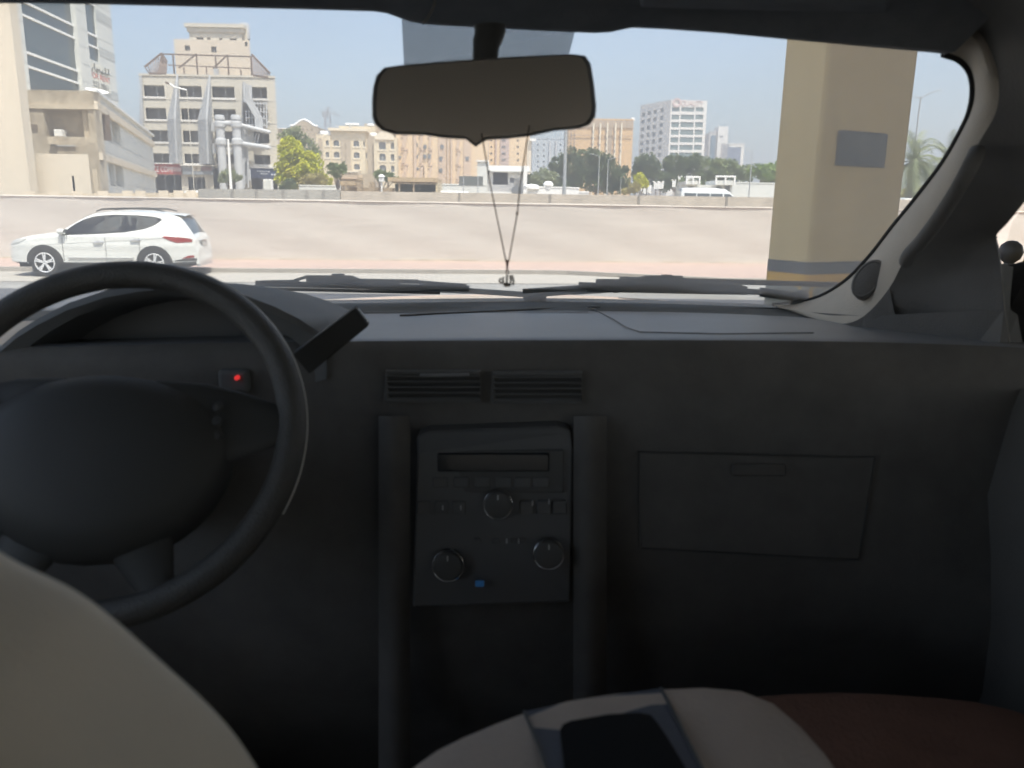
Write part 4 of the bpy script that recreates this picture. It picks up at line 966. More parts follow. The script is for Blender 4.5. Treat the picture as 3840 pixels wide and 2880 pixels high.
def far_car(kind, spec, label, px, ytop, h, z0, rz, paint, flip=False, cat='car', grp='cars parked beyond the parapet wall'):
    d = ray(px, ytop); t_ = (z0+h-EYE)/d.z; q = CAM+d*t_
    L2 = (spec['top'][0][0]+spec['top'][-1][0])/2
    rz2 = rz+(math.pi if flip else 0); off = Matrix.Rotation(rz2, 3, 'Z') @ Vector((L2, 0, 0))
    return car(kind, label, spec, (q.x-off.x, q.y-off.y, z0), rz2, paint, grp, cat)
def far_car_d(kind, spec, label, px, D, z0, rz, paint, flip=False, cat='car', grp='cars parked beyond the parapet wall', dz=0):
    q = P(px, 700, D); L2 = (spec['top'][0][0]+spec['top'][-1][0])/2; rz2 = rz+(math.pi if flip else 0); off = Matrix.Rotation(rz2, 3, 'Z') @ Vector((L2, 0, 0))
    return car(kind, label, spec, (q.x-off.x, q.y-off.y, z0+dz), rz2, paint, grp, cat)
far_car_d('parked_van', van, 'white passenger van with its roof above the parapet wall, in front of the grey gatehouse', 2668, 61, FZ, .03, M['carw'], flip=True, cat='van', dz=.0)
far_car_d('parked_car', sedan, 'white car roof just left of the van above the parapet wall', 2562, 53, FZ, .03, M['carw'], dz=.0)
far_car_d('parked_car', wagon, 'black car roof behind the parapet wall, left of the white van', 2507, 66, FZ, .03, M['card'], dz=.0)
far_car_d('parked_car', sedan, 'white car roof above the wall, rightmost before the tan column', 2826, 54, FZ, .03, M['carw'], dz=-.0)
far_car_d('parked_car', wagon, 'white car with dark window line, below the tall lamp post', 2096, 58, FZ, .03, M['carw'], flip=True, dz=-.25)
far_car_d('parked_car', sedan, 'white car roof above the wall in front of the white villa', 1907, 52, FZ, .03, M['carw'], dz=.0)
far_car_d('parked_van', van, 'long white van beside the brown roofed shelter, left of the dark sign board', 1655, 70, FZ, .03, M['carw'], cat='van', dz=-.3)
far_car_d('parked_van', van, 'white van in front of the grey shop entrance, left of the big pipes', 738, 84, FZ-.35, R(75), M['carw'], cat='van')
far_car_d('parked_car', wagon, 'white car with pale roof right of the big pipes, by the navy shop', 968, 78, FZ, .2, M['carw'], flip=True)
far_car_d('parked_car', sedan, 'white car seen right of the tan column above the wall', 3390, 44, FZ, .05, M['carw'], grp=None)
# ================================================================ street lamps
def pole(name, label, px, ybase_D, ytop, z0, r=.07, arms=(), cat='street lamp', grp=None, head=True, m=None):
    D = ybase_D; d = ray(px, ytop); q = CAM+d*(D/d.y)
    root = empty(name, (q.x, q.y, z0), label, cat, grp); m = m or M['pole']
    b = MB(); b.tube([(q.x, q.y, z0), (q.x, q.y, q.z)], [r*1.3, r*.75], 10); b.build('post', m, root, smooth=True)
    for dx, dz in arms:
        b = MB(); b.tube([(q.x, q.y, q.z-.1), (q.x+dx*.5, q.y-.1, q.z+dz*.6), (q.x+dx*.85, q.y-.2, q.z+dz)], r*.5, 8); b.build('arm', m, root, smooth=True)
        b = MB(); e = Vector((q.x+dx*.85, q.y-.2, q.z+dz)); f = e+Vector((dx*.22, 0, dz*.15)); b.bar(e, f, r*2.2, r*1.0); b.build('lamp_head', m, root, bevel=.02)
    reparent(root); return root
pole('street_lamp', 'tall bare galvanised lamp post rising behind the mirror above the parked cars', 2124, 62, 420, FZ, .13, ((1.6, .5), (-1.6, .5)))
pole('street_lamp', 'thin lamp post in front of the dark trees, left one of the close pair', 2248, 75, 583, FZ, .05, ((-.9, .1),))
pole('street_lamp', 'thin lamp post in front of the dark trees, right one of the close pair', 2281, 72, 596, FZ, .05, ((.9, .1),))
pole('street_lamp', 'short pole before the shrubs right of the close pair of lamp posts', 2329, 80, 670, FZ, .035)
pole('street_lamp', 'lamp post with one arm to the left above the long green trees', 2822, 85, 562, FZ, .06, ((-3.0, .5),))
pole('street_lamp', 'double armed lamp post beside the date palm, right of the tan column', 3453, 46, 362, FZ, .045, ((.95, .30), (-.95, -.02)))
pole('street_lamp', 'short white lamp post in front of the pipes of the beige building', 855, 72, 522, FZ-.2, .12, (), m=M['white'])
pole('flag_pole', 'thin dark pole in front of the ribbed flats above the brown shelter', 1589, 75, 628, FZ, .06, cat='pole', m=M['steel'])
# lamp arm overlapping the beige building
q = P(628, 310, 60); e = P(700, 338, 60); root = empty('street_lamp', (q.x-3.2, q.y, FZ), 'curved lamp arm with lantern crossing the top windows of the beige building', 'street lamp')
b = MB(); b.tube([P(700, 338, 60), P(655, 327, 60), P(634, 313, 60)], .06, 8); b.build('arm', M['white'], root, smooth=True)
b = MB(); b.bar(P(636, 315, 60), P(622, 308, 60), .26, .12); b.build('lamp_head', M['steel'], root, bevel=.03)
b = MB(); b.tube([P(700, 338, 60), (P(702, 338, 60).x, 60, FZ)], [.025, .03], 8); b.build('post', M['beige2'], root, smooth=True); reparent(root)
# ================================================================ tower crane
q = P(1230, 500, 480); root = empty('tower_crane', (q.x, q.y, FZ), 'distant tower crane above the cream flats', 'crane')
cm_ = mat('crane_steel', (.30, .31, .33), .8, .1, .1)
b = MB(); zt = P(1230, 425, 480).z; w_ = 1.5
for sx in (-1, 1):
    for sy in (-1, 1): b.bar((q.x+sx*w_, q.y+sy*w_, FZ), (q.x+sx*w_, q.y+sy*w_, zt), .42)
z = FZ; k = 0
while z < zt-3: b.bar((q.x-w_, q.y-w_, z), (q.x+w_, q.y-w_, z+3), .3); b.bar((q.x+w_, q.y-w_, z), (q.x-w_, q.y-w_, z+3), .22); z += 3
b.build('mast', cm_, root)
b = MB(); tip = P(1277, 436, 480); a0 = P(1218, 418, 480); pk = P(1231, 400, 480)
b.bar(a0, tip, .9, .5); b.bar(a0+Vector((0, 0, 1.4)), tip, .4); b.bar(pk, tip, .22); b.bar(pk, a0, .22); b.bar((q.x, q.y, zt-1), pk, .9); b.build('jib', cm_, root)
b = MB(); b.obox(Vector((a0.x, a0.y, 0)), Vector((1, 0, 0)), Vector((0, 1, 0)), -1.5, 1.5, -1, 1, a0.z-3, a0.z); b.build('counterweight', cm_, root); reparent(root)
# ================================================================ low structures beyond the parapet
def lowbld(name, label, x0, x1, ytop, D, m, openings=(), dep=4, roof=None, cat='building', ybot=740):
    O = P(x0, ytop, D); B = Bld(name, label, (O.x, O.y), (1, .02), FZ, cat)
    W = B.fc(x1, ytop+20)[0]; rs = [B.rect(*q) for q in openings]
    B.shell(W, dep, O.z, rs, m, reveal=.35)
    for q in rs: B.win(q, depth=.3, g=M['dark'] if q[3]-q[1] > 1.4 else M['winm'], f=M['frame'], nx=1)
    return B, W, O.z
# brown roofed shelter
br_ = mat('brown_wood', (.34, .26, .17), .9, .2, 1); brl = mat('brown_roof', (.42, .32, .20), .9, .15, 1, .2)
O = P(1273, 690, 66); B = Bld('shelter', 'brown roofed open shelter with thin posts above the parapet wall', (O.x, O.y), (1, .02), FZ, 'shelter')
fx = lambda x, y: B.fc(x, y)
B.box('roof', brl, fx(1455, 680)[0], fx(1642, 680)[0], -.2, 5, fx(1550, 682)[1], fx(1550, 666)[1]); B.box('roof', brl, fx(1273, 690)[0], fx(1330, 690)[0], .3, 4, fx(1300, 694)[1], fx(1300, 679)[1])
B.box('back_wall', br_, fx(1273, 700)[0], fx(1455, 700)[0], 4.1, 4.3, FZ, fx(1300, 698)[1]); B.box('back_wall', mat('shade_green', (.08, .10, .07), .9, .4, .8), fx(1455, 700)[0], fx(1640, 700)[0], 4.5, 4.8, FZ, fx(1550, 684)[1]); 
B.box('end_wall', mat('pale_ochre', (.50, .42, .28), .9), fx(1634, 700)[0], fx(1642, 700)[0], -.1, 4.9, FZ, fx(1640, 682)[1])
for x in (1297, 1342, 1388, 1455, 1497, 1551): B.box('post', br_, fx(x, 700)[0]-.07, fx(x, 700)[0]+.07, 0, .14, FZ, fx(x, 683)[1])
b = MB(); p_, z_ = fx(1341, 664); b.obox(B.O, B.u, B.n, p_-.16, p_+.16, 1, 1.4, FZ, z_); b.lathe([(.25, -.25), (.25, .0), (.12, .18), (0, .22)], B.at(p_, 1.2, z_), (0, 0, 1), 12); b.build('gate_pillar', br_, B.r)
p_, z_ = fx(1388, 680); B.box('gate_pillar', br_, p_-.2, p_+.2, 1, 1.4, FZ, z_)
B.done()
O = P(1310, 660, 110); B = Bld('porch_block', 'low mauve canopy block in front of the arched flats', (P(1275, 660, 110).x, 110), (1, 0), FZ)
B.shell(B.fc(1400, 670)[0], 6, B.fc(1320, 655)[1], [], M['villa2']); B.box('canopy', M['rib2'], B.fc(1275, 670)[0], B.fc(1350, 670)[0], -2, -.01, B.fc(1320, 672)[1], B.fc(1320, 667)[1]); B.done()
# white water tower cap
q = P(1431, 672, 70); root = empty('lantern', (q.x, q.y, FZ), 'small white lantern box on a post above the brown shelter', 'lantern')
b = MB(); b.box(q.x-.20, q.y-.2, q.z-.2, q.x+.20, q.y+.2, q.z+.2); b.lathe([(.32, .2), (.2, .36), (0, .42)], (q.x, q.y, q.z), (0, 0, 1), 8); b.build('lantern_body', M['white'], root); b = MB(); b.bar((q.x, q.y, FZ), (q.x, q.y, q.z-.2), .14); b.build('post', M['white'], root); reparent(root)
# dark sign board
q = P(1768, 678, 64); O = P(1722, 662, 64); root = empty('sign_board', (q.x, q.y, FZ), 'dark grey blank sign board on two posts above the parapet wall', 'sign')
B2_ = Bld('tmp', 'tmp', (O.x, O.y), (1, .02), FZ); a, c, z1_, z0_ = 0, B2_.fc(1811, 678)[0], B2_.fc(1768, 661)[1], B2_.fc(1768, 696)[1]
b = MB(); b.obox(B2_.O, B2_.u, B2_.n, a, c, -.05, .05, z0_, z1_); b.build('board', mat('board_grey', (.13, .14, .13), .6, .15, .6), root)
for px in (1738, 1792):
    s_ = B2_.fc(px, 680)[0]; b = MB(); b.obox(B2_.O, B2_.u, B2_.n, s_-.04, s_+.04, -.12, -.052, FZ, z1_-.05); b.build('post', M['pole'], root)
bpy.data.objects.remove(B2_.r); reparent(root)
# white villa
B, W, z_ = lowbld('white_villa', 'white villa with tall grey side block behind the hanging threads', 1832, 1976, 640, 100, M['white'], [(1848, 646, 1905, 693), (1912, 667, 1928, 685)], dep=9)
B.box('parapet_roof', M['white'], B.fc(1832, 640)[0]-.2, W+.3, -.4, 9, z_+.003, B.fc(1900, 622)[1]); B.box('eave', M['pale'], B.fc(1840, 640)[0], W+.6, -.9, -.003, B.fc(1900, 646)[1], B.fc(1900, 641)[1])
B.box('side_tower', M['pale'], B.fc(1790, 640)[0], B.fc(1829, 640)[0], -1.0, 6, FZ, B.fc(1810, 608)[1]); B.box('tower_cap', M['white'], B.fc(1788, 640)[0], B.fc(1832, 640)[0], -1.2, 6.2, B.fc(1810, 608)[1]+.003, B.fc(1810, 603)[1])
B.box('chimney', M['white'], B.fc(1962, 640)[0], B.fc(1976, 640)[0], -1.2, .5, FZ, B.fc(1970, 626)[1]); B.box('door', M['frame'], B.fc(1930, 680)[0], B.fc(1945, 680)[0], -.08, -.003, FZ, B.fc(1937, 670)[1])
b = MB(); b.lathe([(.7, 0), (.7, .2), (0, .25)], B.at(B.fc(1938, 718)[0], -1.3, B.fc(1938, 718)[1]), tuple(-B.n), 16); b.build('round_vent', M['winm'], B.r)
B.done()
# white compound walls
def cwall(label, x0, x1, ytop, D, m, h2=None):
    a = P(x0, ytop, D); c = P(x1, ytop, D); r = empty('compound_wall', (a.x, a.y, FZ), label, 'wall', 'white compound walls'); b = MB(); b.box(a.x, D, FZ, c.x, D+.25, a.z); b.box(a.x-.02, D-.05, a.z, c.x+.02, D+.3, a.z+.12); b.build('wall_face', m, r); reparent(r)
cwall('pale wall below the white villa, left of the threads', 1642, 1830, 693, 80, M['pale']); cwall('white stepped wall right of the white villa, below the trees', 1977, 2145, 703, 78, M['white'])
cwall('white wall block at the foot of the tall lamp post', 2142, 2172, 707, 74, M['white']); cwall('lowest white wall piece left of the close pair of lamp posts', 2173, 2208, 722, 74, M['white'])
cwall('long pale wall right of the gatehouse under the green trees', 2747, 2960, 687, 88, M['pale']); cwall('pale wall behind the bright green tree, right of the navy shop', 1120, 1275, 697, 84, M['pale'])
for px, y, lab in ((2056, 692, 'white domed cap on the compound wall right of the villa'), (1994, 697, 'low white dome on the compound wall beside the villa')):
    q = P(px, y, 78.3); r = empty('wall_cap', (q.x, q.y, q.z-.4), lab, 'finial'); b = MB(); b.lathe([(.38, -.45), (.38, -.15), (.5, -.1), (.48, .1), (.3, .28), (0, .33)] if px > 2000 else [(.8, -.3), (.78, -.05), (.5, .12), (0, .18)], q, (0, 0, 1), 16); b.build('cap', M['white'], r, smooth=True); reparent(r)
# grey gatehouse
B, W, z_ = lowbld('gatehouse', 'grey gatehouse with two frame topped towers behind the white van', 2575, 2745, 692, 82, M['pale'], [(2580, 697, 2600, 738), (2686, 697, 2707, 738), (2713, 695, 2738, 738)], dep=5)
for x0, x1, yt, yb in ((2568, 2622, 667, 691), (2678, 2753, 665, 691)):
    a, c = B.fc(x0, 680)[0], B.fc(x1, 680)[0]; zt_, zb_ = B.fc(x0, yt)[1], z_
    B.box('tower_block', M['pale'], a+.15, c-.15, -.4, 4, zb_+.003, B.fc(x0, yt+11)[1])
    b = MB(); 
    for s_ in (a, c-.16, (a+c)/2-.08): b.obox(B.O, B.u, B.n, s_, s_+.16, -.5, -.3, zb_, zt_)
    b.obox(B.O, B.u, B.n, a, c, -.52, -.28, zt_, zt_+.18); b.build('roof_frame', M['white'], B.r)
B.done()
for i, (px, y, lab) in enumerate(((2412, 712, 'leftmost small white canopy by the yellow shrub'), (2434, 712, 'narrow white canopy second from the left by the shrubs'), (2460, 698, 'white square canopy left of the two upper canopies'), (2477, 697, 'upper white canopy left of the dark trunk'), (2549, 678, 'small white box sign left of the gatehouse'), (2526, 691, 'small pale canopy between dark trunk and gatehouse'))):
    q = P(px, y, 95); r = empty('canopy', (q.x, q.y, FZ), lab, 'canopy', 'small white canopies'); b = MB(); w_ = .24 if i in (1, 4, 5) else .36
    b.grid([[Vector((q.x+w_*s_, q.y+t_*w_, q.z+.40+(.18 if abs(s_)+abs(t_) > 1.5 else -.05 if i < 2 else .05))) for s_ in (-1, 0, 1)] for t_ in (-1, 0, 1)])
    b.grid([[Vector((q.x+w_*s_, q.y-w_, q.z+.40+(.18 if s_ else -.05))), Vector((q.x+w_*s_*.8, q.y-w_*.8, q.z-.35-(.2 if s_ > 0 and i < 2 else 0)))] for s_ in (-1, 0, 1)]); b.build('cloth', M['white'], r, fixn=False)
    b = MB(); b.bar((q.x, q.y, FZ), (q.x, q.y, q.z+.3), .08); b.build('post', M['steel'], r); reparent(r)
q = P(1003, 700, 96); r = empty('white_cabinet', (q.x, q.y, FZ), 'white upright cabinet in front of the navy shop', 'cabinet'); b = MB(); b.box(q.x-.5, q.y, FZ, q.x+.5, q.y+.7, P(1003, 672, 96).z); b.build('cabinet_body', M['white'], r, bevel=.04)
b = MB(); b.box(q.x-.42, q.y-.03, FZ+.2, q.x+.42, q.y-.002, P(1003, 676, 96).z); b.build('door', M['pale'], r); reparent(r)

# ================================================================ trees
def leafmat(name, c1, c2):
    m = bpy.data.materials.new(name); m.use_nodes = True; t = m.node_tree; b = t.nodes['Principled BSDF']; b.inputs['Roughness'].default_value = .7; b.inputs['Specular IOR Level'].default_value = .2
    tc = t.nodes.new('ShaderNodeTexCoord'); n = t.nodes.new('ShaderNodeTexNoise'); n.inputs['Scale'].default_value = .7; n.inputs['Detail'].default_value = 4; t.links.new(tc.outputs['Object'], n.inputs['Vector'])
    r = t.nodes.new('ShaderNodeValToRGB'); r.color_ramp.elements[0].position = .35; r.color_ramp.elements[1].position = .68; r.color_ramp.elements[0].color = (*c1, 1); r.color_ramp.elements[1].color = (*c2, 1)
    t.links.new(n.outputs['Fac'], r.inputs[0]); t.links.new(r.outputs[0], b.inputs['Base Color'])
    tr = t.nodes.new('ShaderNodeBsdfTranslucent'); t.links.new(r.outputs[0], tr.inputs[0]); mx = t.nodes.new('ShaderNodeMixShader'); mx.inputs[0].default_value = .3
    t.links.new(b.outputs[0], mx.inputs[1]); t.links.new(tr.outputs[0], mx.inputs[2]); t.links.new(mx.outputs[0], t.nodes['Material Output'].inputs[0]); return m
LF = {'lime': leafmat('lime_leaves', (.34, .38, .02), (.62, .60, .05)), 'dark': leafmat('dark_leaves', (.07, .10, .045), (.15, .185, .085)), 'mid': leafmat('mid_leaves', (.13, .17, .075), (.24, .29, .12)),
      'olive': leafmat('olive_leaves', (.18, .21, .12), (.31, .34, .18)), 'dry': leafmat('dry_leaves', (.30, .26, .10), (.46, .40, .16)), 'green': leafmat('green_leaves', (.15, .22, .06), (.28, .38, .11))}
def tree(name, label, px, D, blobs, kind, n=2600, leaf=.32, z0=FZ, trunk=.16, seed=1, grp='trees beyond the parapet wall', cat='tree'):
    # blobs: pixel (x, y, rx, ry) read at distance D, depth like the width
    rnd = random.Random(seed); base = P(px, 700, D); root = empty(name, (base.x, base.y, z0), label, cat, grp)
    ppm = FPX/D; bl = []
    for (x, y, rx, ry) in blobs:
        c = P(x, y, D); bl.append((c+Vector((0, rnd.uniform(-.3, .3)*rx/ppm, 0)), rx/ppm, ry/ppm))
    tot = sum(r*h for _, r, h in bl); b = MB(); vs, fs = [], []
    for c, r, h in bl:
        nb = max(4, int(10*r*h/tot*len(bl))); subs = []
        for _ in range(nb+6):
            u = rnd.uniform(-1, 1); th_ = rnd.uniform(0, 2*math.pi); q = math.sqrt(1-u*u); k = rnd.uniform(.45, .95)
            subs.append((c+Vector((q*math.cos(th_)*r*k, q*math.sin(th_)*r*k, u*h*k)), rnd.uniform(.22, .42)))
        m_ = int(n*r*h/tot)
        for i in range(m_):
            if rnd.random() < .28:
                u = rnd.uniform(-1, 1); th_ = rnd.uniform(0, 6.283); q = math.sqrt(1-u*u); k = rnd.uniform(.5, .92); p = c+Vector((q*math.cos(th_)*r*k, q*math.sin(th_)*r*k, u*h*k))
            else:
                s_, sr = subs[rnd.randrange(len(subs))]; u = rnd.uniform(-1, 1); th_ = rnd.uniform(0, 6.283); q = math.sqrt(1-u*u); k = rnd.random()**.4
                p = s_+Vector((q*math.cos(th_)*r*sr*k, q*math.sin(th_)*r*sr*k, u*h*sr*k))
            if p.z < z0+.3: p.z = z0+.3+rnd.random()*.5
            a = Vector((rnd.gauss(0, 1), rnd.gauss(0, 1), rnd.gauss(0, .8))).normalized(); e = a.orthogonal().normalized(); e2 = a.cross(e); L = leaf*rnd.uniform(.6, 1.3)
            k_ = len(vs); vs += [p-e*L*.5, p+e2*L*.32, p+e*L*.5, p-e2*L*.32]; fs.append((k_, k_+1, k_+2, k_+3))
    b.add(vs, fs); b.build('crown', LF[kind], root, fixn=False)
    b = MB(); top = bl[0][0]; bp_ = Vector((base.x, base.y, z0)); mid = Vector((base.x*.6+top.x*.4, base.y, z0+(top.z-z0)*.45)); b.tube([bp_, mid, Vector((top.x, top.y, top.z))], [trunk*1.3, trunk, trunk*.35], 8)
    for c, r, h in bl:
        for k in range(3): b.tube([mid, (mid+c)/2+Vector((rnd.uniform(-.2, .2), rnd.uniform(-.2, .2), .2))*r, c+Vector((rnd.uniform(-.6, .6)*r, rnd.uniform(-.5, .5)*r, rnd.uniform(-.2, .6)*h))], [trunk*.7, trunk*.4, trunk*.12], 6)
    b.build('trunk', M['bark'], root, smooth=True); reparent(root); return root
tree('olive_tree', 'olive green tree rising behind the bright lime tree', 1115, 100, [(1105, 520, 52, 38), (1150, 560, 50, 45), (1080, 500, 30, 16)], 'olive', 3000, .34, seed=3)
tree('lime_tree', 'big bright lime green tree beside the beige building', 1110, 88, [(1100, 600, 62, 78), (1160, 630, 65, 62), (1090, 560, 45, 45), (1210, 680, 42, 26), (1080, 670, 50, 45), (1085, 530, 28, 20)], 'lime', 9000, .34, seed=4)
tree('bushy_tree', 'yellow dry tree patch below the lime tree', 1200, 86, [(1190, 675, 50, 28), (1150, 690, 40, 20)], 'dry', 1500, .25, seed=44, trunk=.08)
tree('young_tree', 'small slender tree with open crown right of the lime tree', 1270, 75, [(1262, 640, 36, 26), (1245, 625, 22, 16), (1285, 628, 18, 18)], 'mid', 1400, .22, seed=5, trunk=.07)
tree('garden_tree', 'mid green bushes in front of the right arched flats', 1430, 90, [(1420, 655, 22, 22), (1455, 662, 28, 20), (1485, 672, 20, 12)], 'mid', 1500, .24, seed=6, trunk=.07)
tree('street_tree', 'small dusty green tree in front of the building pipes', 860, 92, [(862, 660, 32, 28), (838, 668, 22, 18), (886, 668, 20, 18)], 'olive', 1500, .24, seed=7, trunk=.07)
tree('garden_tree', 'pale green tree right of the white villa', 2040, 100, [(2035, 670, 55, 38), (2000, 680, 30, 28)], 'olive', 2600, .30, seed=8)
tree('evergreen_tree', 'dark spreading tree in front of the tan block, left half', 2130, 105, [(2150, 640, 60, 62), (2095, 620, 35, 38), (2160, 590, 42, 35), (2120, 690, 60, 38)], 'dark', 6000, .34, seed=9)
tree('evergreen_tree', 'tallest dark tree in front of the tan block', 2240, 98, [(2230, 620, 55, 68), (2280, 650, 60, 62), (2215, 580, 32, 34), (2330, 670, 40, 52), (2250, 690, 80, 38)], 'dark', 7500, .34, seed=10)
tree('evergreen_tree', 'dark rounded tree below the left side of the white office', 2425, 125, [(2425, 610, 45, 42), (2440, 645, 48, 45), (2400, 640, 32, 42)], 'dark', 4500, .40, seed=11)
tree('evergreen_tree', 'dark tree below the front of the white office', 2540, 120, [(2530, 615, 48, 40), (2590, 625, 50, 42), (2610, 595, 30, 24), (2530, 660, 55, 40), (2490, 690, 35, 35)], 'dark', 5500, .40, seed=12)
tree('evergreen_tree', 'long mid green tree mass right of the white office', 2690, 118, [(2665, 640, 55, 45), (2730, 645, 60, 42), (2790, 650, 45, 35), (2650, 680, 70, 28)], 'mid', 6500, .40, seed=13)
tree('evergreen_tree', 'fresh green tree with drooping edge left of the tan column', 2880, 100, [(2880, 650, 50, 40), (2920, 640, 45, 38), (2840, 640, 35, 30), (2890, 690, 28, 30), (2960, 660, 50, 50)], 'green', 6500, .34, seed=14)
tree('shrub', 'small yellow green shrub between the dark trees', 2402, 90, [(2402, 672, 24, 26), (2415, 690, 22, 20)], 'lime', 1300, .22, seed=15, trunk=.05, grp=None, cat='shrub')
tree('shrub', 'brownish dry shrub left of the small white canopies', 2375, 88, [(2380, 705, 26, 22), (2350, 715, 22, 15)], 'dry', 1300, .22, seed=16, trunk=.05, grp=None, cat='shrub')
tree('shrub', 'dull dark shrub in front of the gatehouse left tower', 2560, 86, [(2556, 690, 14, 20)], 'mid', 600, .2, seed=17, trunk=.05, grp=None, cat='shrub')
tree('shrub', 'low dark bush at the foot of the lime tree', 1085, 83, [(1090, 690, 28, 22), (1065, 700, 20, 14)], 'dark', 1000, .24, seed=18, trunk=.05, grp=None, cat='shrub')
tree('bushy_tree', 'dry ochre bushes under the date palm', 3420, 60, [(3440, 720, 60, 26), (3380, 728, 40, 20), (3520, 715, 60, 24)], 'dry', 2200, .22, seed=19, trunk=.05)
# date palms
def palm(label, px, ytop, D, nfr=46, Lf=3.2, seed=1):
    rnd = random.Random(seed); q = P(px, ytop, D); root = empty('date_palm', (q.x, q.y, FZ), label, 'palm tree', 'date palms')
    b = MB(); b.tube([(q.x, q.y, FZ), (q.x+.1, q.y, (q.z+FZ)/2), (q.x, q.y, q.z)], [.3, .24, .22], 12); b.build('trunk', M['bark'], root)
    b = MB()
    for k in range(nfr):
        a = rnd.uniform(0, 6.283); el = R(rnd.uniform(-35, 80)); L = Lf*rnd.uniform(.75, 1.1); d = Vector((math.cos(a)*math.cos(el), math.sin(a)*math.cos(el), math.sin(el))); p = Vector((q.x, q.y, q.z)); prev = p; sd_ = Vector((-math.sin(a), math.cos(a), 0))
        for i in range(9):
            d = (d+Vector((0, 0, -.13-.04*i*.5))).normalized(); nx_ = prev+d*L/9; w_ = .34*math.sin(math.pi*min(1, (i+1.2)/10))+.04
            for sg in (-1, 1):
                for j in (0, .33, .66):
                    o_ = prev.lerp(nx_, j); tip = o_+sd_*sg*w_*rnd.uniform(.8, 1.15)+d*.22+Vector((0, 0, -.08)); b.add([o_, o_+d*.06, tip], [(0, 1, 2)])
            prev = nx_
    b.build('fronds', LF['olive'], root, fixn=False); reparent(root)
palm('pale green date palm right of the tan column, behind the lamp post', 3425, 605, 46, 60, 2.5, 21)
palm('date palm partly hidden by the windscreen pillar', 3560, 610, 50, 50, 2.4, 22)

# ================================================================ things seen through the side window
def bollard(px, y, D, label):
    q = P(px, y, D); root = empty('bollard', (q.x, q.y, 0), label, 'bollard', None); m = mat('bollard_paint', (.06, .055, .05), .5, .2, 6)
    b = MB(); b.lathe([(.0, .075), (.03, .07), (.06, .045), (.075, .0), (.06, -.045), (.03, -.07)], (q.x, q.y, q.z), (0, 0, 1), 20); b.build('ball_finial', m, root, smooth=True)
    b = MB(); b.lathe([(.03, -.07), (.035, -.09), (.075, -.11), (.08, -.16), (.06, -.19), (.06, -.3), (.085, -.33), (.085, -.9), (.11, -.95), (.11, -(q.z))], (q.x, q.y, q.z), (0, 0, 1), 20); b.build('shaft', m, root, smooth=True)
    b = MB(); b.tube([(q.x-.08, q.y, q.z-.24), (q.x-2.5, q.y+.3, q.z-.24)], .018, 8); b.tube([(q.x+.08, q.y, q.z-.24), (q.x+2.5, q.y-.3, q.z-.24)], .018, 8); b.build('rail', m, root); reparent(root)
bollard(3790, 945, 5.2, 'dark bollard with ball finial seen through the side window')

q = P(3800, 960, 4.0); r = empty('concrete_barrier', (q.x, q.y, 0), 'tan slope sided concrete barrier below the bollard, seen through the side window', 'barrier')
b = MB(); x0_, x1_ = P(3842, 965, 4.0), P(3768, 1115, 4.0)
b.prism([(x0_.x, 4.0, x0_.z), (x1_.x, 4.0, x1_.z), (x1_.x-.06, 4.0, .25), (x1_.x-.06, 4.0, 0), (x1_.x+1.2, 4.0, 0), (x1_.x+1.2, 4.0, .25), (x0_.x+.75, 4.0, x1_.z), (x0_.x+.5, 4.0, x0_.z)], (.66, 1.0, 0)); b.build('barrier_body', cm, r, bevel=.02); reparent(r)
# ================================================================ the car we sit in (local frame = world turned by CROLL about Y)
own = bpy.data.objects.new('car', None); COL.objects.link(own); own.rotation_euler = (0, CROLL, 0)
tag(own, 'dark interior of the car the view is taken from, with dashboard, windscreen and left-hand wheel', 'car')
I = {}
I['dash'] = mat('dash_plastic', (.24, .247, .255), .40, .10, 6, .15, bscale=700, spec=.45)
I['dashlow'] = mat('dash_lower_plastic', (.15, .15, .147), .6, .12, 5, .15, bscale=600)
I['black'] = mat('black_plastic', (.105, .105, .10), .5, .1, 8)
I['gloss'] = mat('gloss_black', (.145, .147, .147), .45, 0, spec=.4)
I['lining'] = mat('head_lining', (.24, .25, .26), .95, .15, 30, .2, bscale=500)
I['trim'] = mat('pillar_trim', (.56, .50, .41), .75, .08, 8, .2, bscale=400)
I['trimd'] = mat('dark_trim', (.18, .172, .16), .8, .12, 8, .2, bscale=400)
I['rubber'] = mat('rubber_seal', (.012, .012, .012), .7, 0)
I['leather'] = mat('beige_leather', (.82, .70, .53), .6, .10, 5, .12, bscale=500)
I['cons'] = mat('beige_vinyl', (.64, .54, .45), .6, .08, 9, .15, bscale=200)
I['navy'] = mat('navy_trim', (.10, .115, .15), .5, .12, 20, .1, bscale=300)
I['seat2'] = mat('reddish_brown_cloth', (.27, .15, .11), .9, .2, 14, .4, bscale=220)
I['wheel'] = mat('wheel_leather', (.095, .092, .085), .42, .12, 20, .3, bscale=400)
I['lowd'] = mat('shaded_dash_plastic', (.15, .143, .132), .7, .25, 9, .15, bscale=600)  # darker than the dash top: the face's shade is put into the colour
I['hoodp'] = mat('instrument_hood_plastic', (.15, .155, .155), .6, .1, 6, .15, bscale=700)
I['airb'] = mat('airbag_plastic', (.055, .055, .052), .6, .05, 8)
I['silver'] = mat('satin_metal', (.55, .55, .55), .25, 0, metal=1)
I['hood'] = mat('bonnet_paint', (.72, .72, .70), .22, .03, 2, coat=1.0)
cz = lambda py, D: C(1920, py, D).z
